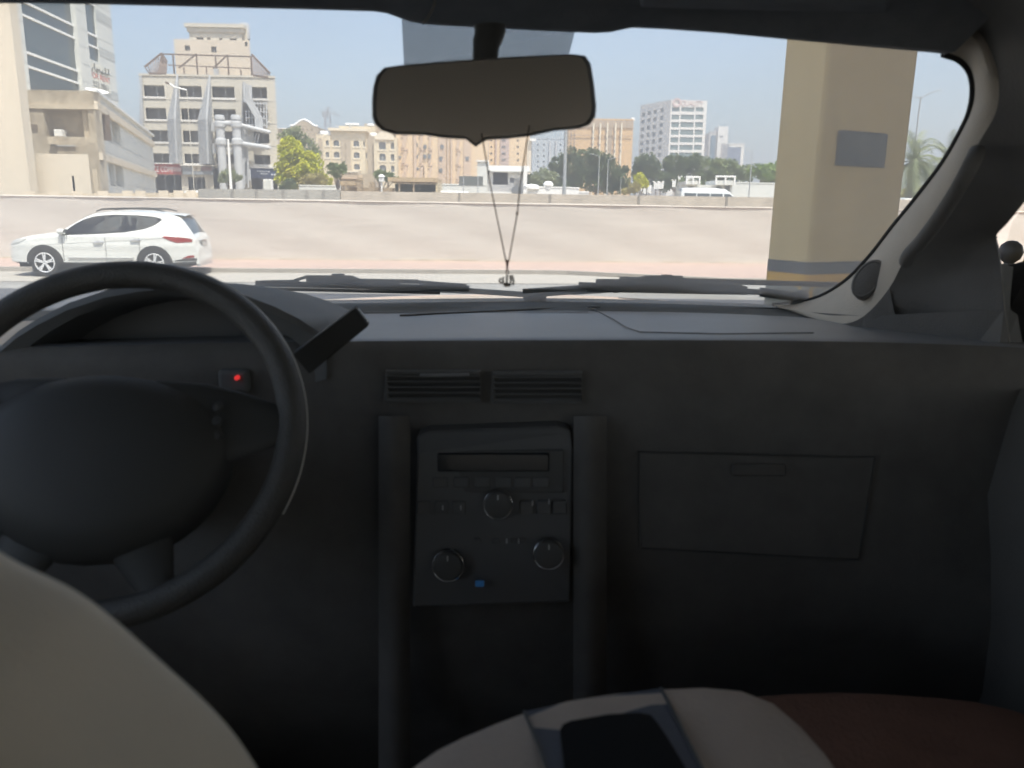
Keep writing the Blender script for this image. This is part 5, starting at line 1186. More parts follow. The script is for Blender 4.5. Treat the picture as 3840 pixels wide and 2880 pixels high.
# --- bonnet
b = MB(); prof = [(1.86, cz(1131, 1.86)), (2.1, cz(1118, 2.1)), (2.4, cz(1104, 2.4)), (2.7, cz(1101, 2.7)), (2.9, cz(1106, 2.9)), (3.0, cz(1135, 3.0)), (3.05, cz(1200, 3.05))]
b.grid([[Vector((x*.92+(x*.35 if x < 0 else 0), D-.28*(x/.95)**2, z-.035*(x/.95)**2)) for x in [k/10-1 for k in range(21)]] for D, z in prof]); b.build('bonnet', I['hood'], own, smooth=True)
# --- cowl panel
b = MB(); b.grid([[Vector((x*(.76 if x > 0 else 1.25), D-.16*(x)**2, cz(py, D)-.008*x*x)) for x in [k/12-1 for k in range(25)]] for D, py in ((1.99, 1118), (1.90, 1130), (1.80, 1128), (1.74, 1138), (1.68, 1150), (1.62, 1165))])
b.build('cowl', mat('cowl_plastic', (.14, .145, .14), .7, .15, 9), own, smooth=True)
# --- dashboard top + face
W_ = .76
prof = [(1.70, 1163), (1.62, 1166), (1.5, 1176), (1.35, 1200), (1.22, 1228), (1.12, 1251), (1.07, 1262), (1.045, 1268)]
top = [(D, cz(py, D)) for D, py in prof]
face = [(1.036, cz(1276, 1.036)), (1.030, cz(1292, 1.030)), (1.022, cz(1325, 1.022)), (1.02, cz(1400, 1.02)), (1.02, cz(1500, 1.02)), (1.016, cz(1580, 1.016)), (1.012, cz(1640, 1.012)), (1.002, cz(1800, 1.002)), (.99, cz(2050, .99)), (.985, cz(2300, .985)), (1.0, cz(2550, 1.0)), (1.08, cz(2800, 1.08)), (1.3, .6)]
b = MB(); rows = []
for D, z in top+face:
    rows.append([Vector((x, D-(.13 if D > 1.3 else .05)*(x/W_)**2*(1 if D > 1.1 else .6), z-.012*(x/W_)**4)) for x in [W_*(k/15-1) for k in range(31)]]); rows[-1] = [Vector((p.x*(1.6 if p.x < -.6 else 1), p.y, p.z)) for p in rows[-1]]
nt_ = len(top)+1
b.grid(rows[:nt_]); dash = b.build('dashboard', I['dash'], own, smooth=True)
b = MB(); b.grid(rows[nt_-1:]); b.build('lower_dashboard', I['lowd'], own, smooth=True)  # face split from the top to take the darker, shaded colour
# seams and the passenger airbag lid outline
def dz(D): return lerp(sorted(top), D)
def onD(px, py, D, up=.002): p = C(px, py, D); return Vector((p.x, D, dz(D)+up))
def dsurf(px, py):                                            # pixel -> dash top
    best = None
    for k in range(80):
        D = 1.05+.62*k/79; p = C(px, py, D); e = abs(p.z-(dz(D)-.012*(p.x/W_)**4))
        if best is None or e < best[0]: best = (e, p)
    return best[1]+Vector((0, 0, .0015))
b = MB(); b.tube([dsurf(x, y) for x, y in ((1500, 1186), (1800, 1172), (2100, 1158), (2210, 1156), (2240, 1168))], .0018, 6)
b.tube([dsurf(x, y) for x, y in ((2240, 1168), (2300, 1200), (2350, 1232), (2400, 1249), (2700, 1256), (3050, 1252))], .0010, 6); b.tube([dsurf(x, y) for x, y in ((2240, 1160), (2600, 1160), (2900, 1158))], .0012, 6)
b.build('lid_seam', I['black'], dash)
b = MB(); p = dsurf(2225, 1160); b.box(p.x-.014, p.y-.012, p.z-.004, p.x+.014, p.y+.012, p.z+.006); b.build('light_sensor', I['black'], dash, bevel=.003)
b = MB(); b.grid([[dsurf(x, y)+Vector((0, 0, -.001)) for x in (1180, 1500, 1800, 2100, 2205)] for y in (1166, 1173)]); b.build('demister_vent', I['black'], dash)
# instrument hood
ol = [(-260, 1560), (-130, 1415), (0, 1300), (70, 1240), (150, 1190), (260, 1135), (400, 1088), (520, 1066), (620, 1056), (720, 1062), (830, 1083), (930, 1112), (1030, 1150), (1120, 1195), (1190, 1240), (1225, 1300), (1230, 1390)]
f0 = [C(x, y, 1.02) for x, y in ol]; f1 = [Vector((p.x*.97+.01, 1.34, p.z-.040)) for p in f0]
cen = C(560, 1500, 1.05)
b = MB(); inner = [Vector((p.x+(cen.x-p.x)*.10, 1.02, p.z-.018)) for p in f0]; deep = [Vector((p.x, 1.12, p.z-.015)) for p in inner]
b.grid([f1, [q.lerp(p, .5)+Vector((0, 0, .004)) for q, p in zip(f1, f0)], f0, [Vector((p.x, 1.012, p.z-.009)) for p in f0], inner, deep]); hd = b.build('instrument_hood', I['hoodp'], own, smooth=True)
b = MB(); pts = deep+[Vector((deep[-1].x, 1.12, 1.35)), Vector((deep[0].x, 1.12, 1.35))]; b.add([p+Vector((0, -.002, 0)) for p in pts], [tuple(range(len(pts)))]); cl = b.build('instrument_cluster', I['gloss'], own)
for px, py in ((300, 1420), (700, 1420)):
    c = C(px, py, 1.10); b = MB(); b.lathe([(.052, 0), (.055, .006), (.05, .006), (.048, .0)], (c.x, 1.115, c.z), (0, -1, 0), 36)
    for k in range(28):
        a = R(-40+260*k/27); b.bar((c.x+.038*math.cos(a), 1.112, c.z+.038*math.sin(a)), (c.x+.044*math.cos(a), 1.112, c.z+.044*math.sin(a)), .0012)
    b.build('dial', mat('dial_ring', (.10, .10, .10), .5, 0), cl)
c = C(888, 1417, 1.0); b = MB(); b.lathe([(0, .004), (.0022, .0035), (.003, .001), (.003, -.004)], (c.x, 1.0, c.z), (0, -1, 0), 12); b.build('warning_light', emis('red_lamp', (1.0, .05, .05), .28), cl)
b = MB(); c = C(888, 1417, 1.02); b.box(c.x-.02, 1.004, c.z-.018, c.x+.02, 1.11, c.z+.014); b.build('switch_panel', I['hoodp'], cl, bevel=.006)
# --- steering wheel
wc = C(414, 1622, .80); TL = R(33)
wn_ = Vector((0.10, -math.cos(TL), math.sin(TL))).normalized(); wx = Vector((1, 0, 0)); wx = (wx-wn_*wx.dot(wn_)).normalized(); wy = wn_.cross(wx); wy = -wy if wy.z < 0 else wy
wp = lambda r, a, h=0.0: wc+(wx*math.cos(a)+wy*math.sin(a))*r+wn_*h
RW = .188
b = MB(); b.tube([wp(RW, 2*math.pi*k/96) for k in range(96)], [.0155+.0012*math.sin(k*.0) for k in range(96)], 20, closed=True); sw = b.build('steering_wheel', I['wheel'], own, smooth=True)
b = MB(); b.tube([wp(RW+.0150, R(a), .0075*math.sin(R(a-35))) for a in range(-24, 74, 2)], .0012, 8); b.build('rim_highlight', mat('pale_highlight', (.75, .73, .68), .4, 0), sw, smooth=True)  # pale line painted on as the rim's highlight
b = MB(); prof_ = [(0, .046), (.05, .045), (.09, .038), (.118, .025), (.128, .005), (.122, -.03)]
rows = [[wc-wy*.018+(wx*math.cos(t_)*r*1.02+wy*math.sin(t_)*r*(.62 if math.sin(t_) > 0 else .95))+wn_*h for t_ in [2*math.pi*k/36 for k in range(36)]] for r, h in prof_]; b.grid(rows, wrap=True); b.build('airbag_cover', I['airb'], sw, smooth=True)
for a_ in (R(4), R(176), R(-66), R(-114)):
    b = MB(); d = wx*math.cos(a_)+wy*math.sin(a_); sd_ = wn_.cross(d)
    rows = []
    for r, h, w_, tt in ((.05, .02, .050, .012), (.10, .014, .046, .010), (.14, .006, .036, .008), (RW, .0, .017, .008)):
        if abs(math.sin(a_)) > .5: w_ *= .8
        c = wc+d*r+wn_*h; rows.append([c+sd_*w_*math.cos(t_)+wn_*tt*math.sin(t_) for t_ in [2*math.pi*k/14 for k in range(14)]])
    b.grid(rows, wrap=True); sp_ = b.build('spoke', I['airb'], sw, smooth=True)
    if abs(math.sin(a_)) < .5:
        b = MB(); c0 = wc+d*.115+wn_*.024
        for j in (-1, 0, 1): b.lathe([(0, .003), (.005, .0025), (.006, 0)], c0+sd_*j*.016, wn_, 12)
        b.build('button', I['airb'], sp_, smooth=True)
b = MB(); b.tube([wc-wn_*.03, wc-wn_*.16, wc-wn_*.3], [.05, .055, .06], 20); b.build('steering_column', I['dashlow'], own, smooth=True)
b = MB(); c = wc-wn_*.06; b.tube([c, c+wx*.10+wy*.01, c+wx*.165+wy*.03], [.006, .007, .010], 10); b.build('wiper_stalk', I['black'], own, smooth=True)
b = MB(); b.tube([c, c-wx*.10+wy*.01, c-wx*.165+wy*.03], [.006, .007, .010], 10); b.build('indicator_stalk', I['black'], own, smooth=True)
# --- centre stack
def face_d(py): return lerp([(1290, 1.03), (1400, 1.018), (1500, 1.015), (1580, 1.0), (1700, .982), (2300, .945)], py)
cs_ = [(1545, 2280), (1565, 1700), (1560, 1640), (1600, 1620), (2090, 1600), (2140, 1615), (2145, 1680), (2140, 2260)]
b = MB(); fr = [C(x, y, face_d(y)-.012) for x, y in cs_]; b.add([*fr, *[Vector((p.x, 1.14, p.z)) for p in fr]], [tuple(range(8))]+[(i, (i+1) % 8, 8+(i+1) % 8, 8+i) for i in range(8)]); stk = b.build('centre_stack', I['gloss'], own, bevel=.004)
b = MB()
for xa, xb in ((1420, 1538), (2150, 2275)):
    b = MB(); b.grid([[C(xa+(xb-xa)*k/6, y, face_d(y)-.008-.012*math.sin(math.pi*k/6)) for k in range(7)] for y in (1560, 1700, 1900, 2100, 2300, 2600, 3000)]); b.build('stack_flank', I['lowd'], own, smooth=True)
def panel_q(name_, x0, y0, x1, y1, out, m, par=stk, bev=.002):
    a = [C(x, y, face_d(y)-.012-out) for x, y in ((x0, y1), (x1, y1), (x1, y0), (x0, y0))]; b = MB(); b.prism(a, (0, .008+out*.5, 0)); return b.build(name_, m, par, bevel=bev)
panel_q('radio_panel', 1580, 1690, 2115, 1850, .002, I['black'])
sc_ = panel_q('display', 1640, 1700, 2060, 1770, .004, mat('display_glass', (.012, .016, .022), .1, 0))
for x in (1590, 1655, 1720, 1975, 2040, 2100): panel_q('button', x-26, 1880, x+26, 1930, .004, I['dashlow'])
for x in (1650, 1730, 1810, 1890, 1960, 2030): panel_q('button', x-30, 1790, x+30, 1830, .004, I['dashlow'])
for x in (1790, 1860, 1930, 1960): panel_q('button', x-14, 2020, x+14, 2040, .004, I['dashlow'])
def knob(px, py, rpx, mm=True):
    D = face_d(py)-.02; c = C(px, py, D); r = rpx/FPX*D; ax = (C(px, py-40, face_d(py-40))-C(px, py, face_d(py))).cross(Vector((-1, 0, 0))).normalized(); ax = ax if ax.y < 0 else -ax
    b = MB(); b.lathe([(r*1.02, -.01), (r*1.0, .008), (r*.93, .012), (r*.80, .013), (0, .012)], c, ax, 32); k_ = b.build('knob', I['black'], stk, smooth=True)
    x_ = Vector((1, 0, 0)); y_ = ax.cross(x_); b = MB(); b.tube([c+ax*.006+(x_*math.cos(t_)+y_*math.sin(t_))*r*1.04 for t_ in [2*math.pi*i/40 for i in range(40)]], .0009, 8, closed=True); b.build('knob_ring', I['silver'], k_, smooth=True)
    y_ = y_ if y_.z > 0 else -y_
    b = MB(); b.bar(c+ax*.014+y_*r*.45, c+ax*.014+y_*r*.8, .0012); b.build('pointer', M['white'], k_)

for x, y in ((1660, 1905), (1728, 1905), (1997, 1888), (2059, 1882), (1900, 2030), (1945, 2030)):
    c = C(x, y, face_d(y)-.0195); b = MB(); b.box(c.x-.0006, c.y, c.z-.003, c.x+.0006, c.y+.002, c.z+.003); b.build('button_mark', M['white'], stk)
knob(1868, 1890, 54); knob(1682, 2118, 60); knob(2057, 2075, 58)
for px, py, w_ in ((1708, 2100, 7), (1708, 2150, 11), (1800, 2175, 16)):
    c = C(px, py, face_d(py)-.017); b = MB(); s_ = w_/FPX; b.box(c.x-s_, c.y-.012, c.z-s_*.6, c.x+s_, c.y-.008, c.z+s_*.6); b.build('indicator_light', emis('blue_lamp', (.05, .2, .5), .05), stk)
# vents
for x0, x1, y0, y1 in ((1450, 1800, 1395, 1500), (1850, 2180, 1400, 1505)):
    fr = []; b = MB(); A = [C(x, y, 1.012) for x, y in ((x0, y1), (x1, y1), (x1, y0), (x0, y0))]; n_ = 16; b.tube(A+[A[0]], .004, 6); v_ = b.build('air_vent', I['dashlow'], dash, smooth=True)
    b = MB(); b.add([p+Vector((0, .004, 0)) for p in A], [(0, 1, 2, 3)]); b.build('vent_opening', I['dashlow'], v_)
    b = MB()
    for k in range(1, 5): 
        t_ = k/5; p, q = A[0].lerp(A[3], t_), A[1].lerp(A[2], t_); b.bar(p, q, .012, .0018, up=Vector((0, .6, .8)))
    b.build('vent_slat', I['dashlow'], v_)
c = [C(x, y, 1.004) for x, y in ((1575, 1408), (1760, 1405))]; b = MB(); b.bar(c[0], c[1], .005, .004); b.build('vent_tab', I['dash'], dash, bevel=.001)
# glovebox
lowp = lambda px, py: (lambda p: Vector((p.x, p.y-.03*(p.x/W_)**2-.004, p.z)))(C(px, py, lerp([(-1, .6)]+[(q_[1], q_[0]) for q_ in ((1.02, 1400), (1.02, 1500), (1.04, 1580), (1.10, 1640), (1.12, 1800), (1.10, 2050), (1.12, 2300))] and [(1400, 1.02), (1500, 1.02), (1580, 1.016), (1640, 1.012), (1800, 1.002), (2050, .99), (2300, .985)], py)))
gb_ = [lowp(x, y) for x, y in ((2400, 2050), (2800, 2066), (3200, 2080), (3230, 1890), (3260, 1700), (2820, 1694), (2390, 1690), (2394, 1870))]; b = MB(); b.tube(gb_+[gb_[0]], .0012, 6); b.build('glovebox_seam', I['black'], dash)
b = MB(); rows = []
for ya, yb in ((1694, 1702), (1780, 1790), (1860, 1872), (1950, 1965), (2044, 2074)): rows.append([lowp(2396+(3254-6*(yb-1700)/40-2396)*k/12, ya+(yb-ya)*k/12)+Vector((0, -.0005-.002*math.sin(math.pi*k/12)**.3, 0)) for k in range(13)])
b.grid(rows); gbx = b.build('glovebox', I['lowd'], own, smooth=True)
b = MB(); c = lowp(2830, 1745); b.box(c.x-.035, c.y-.012, c.z-.008, c.x+.035, c.y-.003, c.z+.008); b.build('latch', I['lowd'], gbx, bevel=.003)
# lower bulkhead, floor, tunnel
b = MB(); b.box(-1.2, -1.7, .52, .74, 1.6, .55); b.box(-1.2, 1.3, .55, .74, 1.34, 1.42); b.build('floor', mat('floor_carpet', (.18, .17, .16), .98, .2, 30), own)
# --- block shaped device on the dash
dv = [(1330, 1155), (1383, 1223), (1160, 1405), (1095, 1330)]
A = [P(x, y, d_) for (x, y), d_ in zip(dv, (.955, .955, .93, .93))]; dd_ = empty('dash_device', tuple(A[3]), 'black slab shaped device leaning up from the dashboard beside the instrument hood', 'device')
b = MB(); b.prism(A, (0, .012, .003)); b.build('casing', mat('device_black', (.022, .022, .02), .55, .1, 30), dd_, bevel=.0022)
b = MB(); e0_, e1_ = A[0].lerp(A[1], .12), A[0].lerp(A[1], .88); b.bar(e0_+Vector((.0005, .006, .001)), e1_+Vector((.0005, .006, .001)), .0016); b.build('end_cap', I['silver'], dd_); reparent(dd_)
# --- windscreen
gtop = [(-500, -10), (0, 10), (400, 18), (1000, 30), (1900, 90), (2700, 125), (3400, 190), (3660, 230)]
gl_t = [C(x, y-60, 1.0) for x, y in gtop]
b = MB(); rows = []
for k in range(9):
    t_ = k/8; row = []
    for j in range(17):
        x = -.78+1.56*j/16; xt = x*.82; z0_ = cz(1150, 1.80)-.01; z1_ = cz(60, 1.0)+.04; row.append(Vector((x*(1 if x > 0 else 1.75-.6*t_)+(xt-x)*t_*(1 if x > 0 else .3), (1.82-.17*(x/.78)**2)*(1-t_)+(1.01-.06*(x/.78)**2)*t_, z0_+(z1_-z0_)*t_+.0)))
    rows.append(row)
b.grid(rows); b.build('windscreen', glassy('windscreen_glass', (.93, .96, .95), .03, .33, (.97, .95, .89)), own, smooth=True)  # milky veil mixed into the glass imitates lens glare
# dotted band behind the mirror
dm = bpy.data.materials.new('dot_band'); dm.use_nodes = True; t = dm.node_tree; t.nodes.clear()
o_ = t.nodes.new('ShaderNodeOutputMaterial'); tr = t.nodes.new('ShaderNodeBsdfTransparent'); df = t.nodes.new('ShaderNodeBsdfDiffuse'); df.inputs[0].default_value = (.02, .025, .03, 1)
tc = t.nodes.new('ShaderNodeTexCoord'); vo = t.nodes.new('ShaderNodeTexVoronoi'); vo.voronoi_dimensions = '2D'; vo.inputs['Scale'].default_value = 520; vo.inputs['Randomness'].default_value = 0
mpd = t.nodes.new('ShaderNodeMapping'); mpd.inputs['Rotation'].default_value = (R(90), 0, R(45)); t.links.new(tc.outputs['Object'], mpd.inputs[0])
t.links.new(mpd.outputs[0], vo.inputs['Vector']); rp = t.nodes.new('ShaderNodeMath'); rp.operation = 'LESS_THAN'; rp.inputs[1].default_value = .47; t.links.new(vo.outputs['Distance'], rp.inputs[0])
mx = t.nodes.new('ShaderNodeMixShader'); t.links.new(rp.outputs[0], mx.inputs[0]); t.links.new(tr.outputs[0], mx.inputs[1]); t.links.new(df.outputs[0], mx.inputs[2]); t.links.new(mx.outputs[0], o_.inputs[0])
b = MB(); b.add([C(x, y, D) for x, y, D in ((1505, 40, .985), (1515, 255, 1.07), (2120, 255, 1.07), (2158, 110, 1.0), (2170, 40, .985))], [(0, 1, 2, 3, 4)]); b.build('dotted_band', dm, own)
# --- rear-view mirror
mo = [(1397, 440), (1396, 380), (1400, 330), (1412, 285), (1440, 256), (1500, 247), (1650, 234), (1820, 221), (2000, 211), (2150, 205), (2195, 211), (2215, 240), (2228, 320), (2236, 400), (2232, 440), (2212, 466), (2175, 479), (2080, 488), (1990, 508), (1900, 518), (1830, 522), (1806, 532), (1782, 549), (1760, 532), (1745, 520), (1660, 515), (1590, 504), (1480, 502), (1430, 488), (1406, 466)]
mc = C(1815, 365, .86); op_ = [C(x, y, .86) for x, y in mo]; tiltv = Vector((-.18, 1, -.1))
def mrow(k, dy): return [mc+(p-mc)*k+Vector((0, dy, 0)) for p in op_]
b = MB(); b.grid([mrow(.955, -.004), mrow(.985, -.007), mrow(1.0, -.002), mrow(1.0, .010), mrow(.95, .028), mrow(.75, .04), mrow(.0, .043)], wrap=True); rm = b.build('rear_view_mirror', I['black'], own, smooth=True)
b = MB(); b.add(mrow(.957, -.0045), [tuple(range(len(op_)))]); b.build('mirror_glass', mat('dim_mirror', (.66, .60, .52), .25, .0, metal=.75), rm)
b = MB(); st_ = [(1768, 60, .86, 34), (1770, 110, .87, 34), (1815, 150, .885, 46), (1818, 190, .89, 44), (1816, 260, .90, 46)]
rows = []
for x, y, D, w_ in ((1838, 95, .93, 56), (1838, 120, .925, 54), (1830, 150, .92, 53), (1822, 185, .91, 46), (1820, 215, .90, 45), (1818, 280, .895, 48)):
    c = C(x, y, D); r = w_/FPX*D; rows.append([c+Vector((r*math.cos(t_), r*.8*math.sin(t_), 0)) for t_ in [2*math.pi*k/20 for k in range(20)]])
b.grid(rows, wrap=True); b.build('mirror_stalk', I['black'], rm, smooth=True)
# --- head lining with the header bulge
hd_ = [(-700, -20), (-300, 0), (0, 9), (400, 17), (800, 27), (1200, 37), (1400, 43), (1450, 50), (1500, 68), (1540, 82), (1600, 92), (1700, 98), (1800, 103), (2000, 114), (2150, 121), (2230, 124), (2290, 121), (2330, 112), (2370, 104), (2500, 110), (2700, 124), (2950, 148), (3200, 171), (3400, 189), (3500, 198), (3545, 203), (3560, 190)]
def hD(x): return 1.0-.05*((x-1900)/1900)**2
lo_ = [C(x, y, hD(x)) for x, y in hd_]
zc_ = 1.75+.34
b = MB(); r1 = [Vector((p.x, p.y-.02, p.z-.001)) for p in lo_]; r2 = [Vector((p.x*.98, p.y-.09, max(p.z+.030, 1.985))) for p in lo_]; r3 = [Vector((p.x*.97, .65, max(2.02, p.z))) for p in lo_]; r4 = [Vector((p.x*.97, .2, 2.06)) for p in lo_]; r5 = [Vector((p.x*.97, -1.6, 2.05)) for p in lo_]
for r_ in (r2, r3, r4, r5):
    for p in r_:
        if p.x < -.6: p.x = -.9
        if p.x > .5: p.x += (p.x-.5)*2.2
outer = [Vector((p.x, p.y+.03, p.z+.012)) for p in lo_]
b.grid([outer, lo_, r1, r2, r3, r4, r5]); b.build('head_lining', I['lining'], own, smooth=True)
b = MB(); b.box(-.95, -1.75, 2.08, .86, .90, 2.10); b.grid([[Vector((x, .90, 2.09)) for x in (-.9, 0, .8)], [Vector((x, 1.03, 1.995)) for x in (-.86, 0, .66)]]); b.build('roof', I['hood'], own)
# sun visors (thin dark flaps folded against the lining) and the map lamp console
for xa, xb in ((300, 1380), (2400, 3330)):
    b = MB(); b.prism([C(x, y, d_) for x, y, d_ in ((xa, -75, .80), (xb, -75+(xb-xa)*.02, .80), (xb, -10+(xb-1900)*.045 if xb > 2000 else -10, .93), (xa, -20 if xa < 2000 else 30, .93))], (0, 0, .012)); b.build('sun_visor', I['lining'], own, bevel=.004)
b = MB(); b.tube([C(x, y, .8) for x, y in ((1638, -20), (1625, 30), (1600, 75), (1585, 92))], .0012, 6); b.build('console_seam', I['trimd'], own)
# --- windscreen pillar on the right
Gp = [(3540, 203, .985), (3600, 224, .99), (3640, 268, .995), (3653, 330, 1.0), (3645, 400, 1.02), (3618, 470, 1.05), (3540, 608, 1.12), (3440, 740, 1.2), (3350, 850, 1.3), (3260, 965, 1.4), (3170, 1055, 1.5), (3075, 1112, 1.6), (2980, 1136, 1.68), (2900, 1142, 1.72)]
Tp = [(3560, 60, .95), (3660, 110, .95), (3715, 190, .945), (3745, 300, .93), (3735, 420, .94), (3665, 545, .97), (3572, 720, 1.03), (3492, 840, 1.09), (3400, 958, 1.16), (3335, 1080, 1.22), (3240, 1185, 1.28), (3150, 1215, 1.36), (3040, 1190, 1.5), (2960, 1165, 1.62)]
Gs = smooth_poly([C(*p) for p in Gp], 4); Ts = smooth_poly([C(*p) for p in Tp], 4)
b = MB(); rows = []
for g_, t_ in zip(Gs, Ts): rows.append([g_.lerp(t_, k/6)+Vector((-.012*math.sin(math.pi*k/6)*1.2, -.02*math.sin(math.pi*k/6), .004*math.sin(math.pi*k/6))) for k in range(7)])
b.grid(rows); pil = b.build('windscreen_pillar', I['trim'], own, smooth=True)
b = MB(); b.tube([p+Vector((-.001, 0, 0)) for p in Gs], .0042, 8); b.build('pillar_seal', I['rubber'], own, smooth=True)
Sp = [(3650, -150, .80), (3800, -60, .80), (3920, 60, .80), (3990, 300, .82), (3960, 520, .88), (3905, 675, .93), (3840, 760, .98), (3780, 835, 1.03), (3735, 887, 1.075), (3743, 940, 1.075), (3752, 1010, 1.07), (3765, 1160, 1.06), (3790, 1330, 1.04), (3800, 1420, 1.03)]
Ss = smooth_poly([C(*p) for p in Sp], 4)
b = MB(); b.grid([[t_.lerp(s_, k/5)+Vector((.010*math.sin(math.pi*k/5), -.008*math.sin(math.pi*k/5), 0)) for k in range(6)] for t_, s_ in zip(Ts, Ss)]); pn = b.build('pillar_side_trim', I['trimd'], own, smooth=True)  # shadow on the pillar's side is put into this darker trim colour
# grab handle
gh = smooth_poly([C(*p) for p in ((3668, 560, .955), (3640, 620, .925), (3585, 720, .945), (3520, 820, .985), (3455, 905, 1.03), (3408, 955, 1.075), (3395, 985, 1.12))], 4)
b = MB(); b.tube(gh, [.006]+[.0090]*(len(gh)-2)+[.006], 12); b.build('grab_handle', I['trimd'], own, smooth=True)
b = MB(); b.tube(smooth_poly([C(*p) for p in ((3655, 560, .952), (3625, 620, .93), (3570, 718, .955), (3500, 820, .995), (3430, 910, 1.05))], 4), .0018, 6); b.build('handle_bezel', I['trim'], own, smooth=True)
# tweeter
tcn = C(3258, 1048, 1.285); nx_ = Vector((-.55, -.8, .15)).normalized(); ty = Vector((.42, -.1, .85)); ty = (ty-nx_*ty.dot(nx_)).normalized(); tx = ty.cross(nx_)
el = lambda a, b_, h: [tcn+tx*a*math.cos(t_)+ty*b_*math.sin(t_)+nx_*h for t_ in [2*math.pi*k/30 for k in range(30)]]
b = MB(); b.grid([el(.024, .036, -.02), el(.021, .033, .010), el(.018, .030, .013), el(.016, .028, .012)], wrap=True); tw = b.build('tweeter', I['trimd'], own, smooth=True)
b = MB(); b.grid([el(.016, .028, .012), el(.012, .022, .014), el(.0, .0, .015)], wrap=True); b.build('tweeter_grille', I['trimd'], tw, smooth=True)
# --- front right door: panel, window frame, glass, mirror
b = MB(); sl = Ss[32:]
b.grid([[p, Vector((p.x+.02, p.y+.03, p.z))] for p in sl]); 
dpl = [Vector((.70, y_, 1.50)) for y_ in (1.05, .9, .7, .4, 0, -.5, -.9)]
pz = C(3800, 1420, 1.03)
b.grid([[Vector((.69, 1.10, pz.z+.05)), Vector((.69, 1.00, pz.z-.005)), Vector((.69, .8, pz.z-.01)), Vector((.69, .3, pz.z-.02)), Vector((.69, -1.2, pz.z-.02))], [Vector((.66, 1.25, 1.35)), Vector((.655, 1.0, 1.38)), Vector((.65, .8, 1.38)), Vector((.65, .3, 1.36)), Vector((.65, -1.2, 1.36))], [Vector((.70, 1.3, .9)), Vector((.70, 1.0, .9)), Vector((.70, .8, .9)), Vector((.70, .3, .9)), Vector((.70, -1.2, .9))], [Vector((.72, y_, .5)) for y_ in (1.3, 1.0, .8, .3, -1.2)]])
b.build('door_panel', I['trimd'], own, smooth=True)
b = MB(); b.grid([[Ts[k], Vector((Ts[k].x+.10, 1.25, 1.35))] for k in range(36, len(Ts))]); b.add([C(2960, 1165, 1.62), C(3240, 1185, 1.28), Vector((.66, 1.25, 1.35)), Vector((.70, 1.6, 1.35))], [(0, 1, 2, 3)])
b.add([C(3240, 1185, 1.28), C(3765, 1160, 1.06), C(3800, 1420, 1.03), Vector((.66, 1.0, 1.38)), Vector((.66, 1.25, 1.35))], [(0, 1, 2, 3, 4)])
b.build('dash_end_trim', I['trimd'], own)
wz = pz.z-.02
gwin = glassy('side_glass', (.85, .87, .85), .04, .01)
b = MB(); b.add([Vector((.715, 1.15, wz)), Vector((.715, 1.10, C(3735, 887, 1.09).z+.02)), Vector((.68, .70, 2.02)), Vector((.68, -1.4, 2.02)), Vector((.715, -1.4, wz))], [(0, 1, 2, 3, 4)]); b.build('side_window', gwin, own)
b = MB(); b.add([Vector((-1.24, 1.45, wz-.05)), Vector((-.83, .82, 2.03)), Vector((-.80, -1.5, 2.04)), Vector((-.88, -1.5, wz-.05))], [(0, 1, 2, 3)]); b.build('side_window', gwin, own)
b = MB(); b.grid([[Vector((x_, y_, wz-.05)) for x_, y_ in ((-1.26, 1.6), (-1.0, .8), (-.9, .3), (-.88, -1.6))], [Vector((x_+.05, y_, 1.36)) for x_, y_ in ((-1.26, 1.6), (-1.0, .8), (-.9, .3), (-.88, -1.6))], [Vector((x_, y_, .5)) for x_, y_ in ((-1.26, 1.6), (-1.0, .8), (-.9, .3), (-.88, -1.6))]]); b.build('door_panel', I['trimd'], own, smooth=True)
b = MB(); b.grid([[Vector((-.84, .92, 2.0)), Vector((-.82, .80, 2.06))], [Vector((-1.27, 1.70, 1.45)), Vector((-1.25, 1.45, 1.45))]]); b.build('windscreen_pillar', I['trim'], own)
for xx in (-.88, .70): b = MB(); b.box(xx-.03, -.62, .6, xx+.03, -.42, 2.05); b.build('door_pillar', I['trimd'], own)
b = MB(); b.box(-.92, -1.75, .5, .74, -1.70, 1.50); b.box(-.92, -1.75, 1.5, -.55, -1.70, 2.06); b.box(.55, -1.75, 1.5, .74, -1.70, 2.06); b.box(-.54, -1.75, 1.9, .54, -1.70, 2.06); b.build('tailgate', I['trimd'], own)
b = MB(); b.box(-.55, -1.735, 1.5, .55, -1.73, 1.9); b.build('rear_window', glassy('tinted_glass', (.6, .6, .6), .05), own)
# door mirror: dark rounded housing
mcn = C(3815, 1215, 1.16); b = MB()
for rr_, off_ in ((1, 0),):
    rows = []
    for k, (s_, dy) in enumerate(((.0, -.052), (.55, -.05), (.85, -.045), (.97, -.03), (1, .0), (.93, .03), (.72, .055), (.35, .07), (0, .073))):
        rows.append([mcn+Vector((.085*s_*(abs(math.cos(t_))**.7)*(1 if math.cos(t_) > 0 else -1)+.03, dy, .095*s_*(abs(math.sin(t_))**.7)*(1 if math.sin(t_) > 0 else -1))) for t_ in [2*math.pi*j/28 for j in range(28)]])
    b.grid(rows, wrap=True)
dmr = b.build('door_mirror', mat('mirror_housing', (.006, .006, .006), .9, 0, spec=.1), own, smooth=True)
b = MB(); b.add([C(3745, 985, 1.10), C(3800, 1000, 1.11), C(3780, 1115, 1.12), C(3840, 1118, 1.12), C(3840, 1320, 1.11), C(3770, 1300, 1.10)], [(0, 1, 2, 3, 4, 5)]); b.build('mirror_mount', I['black'], own)
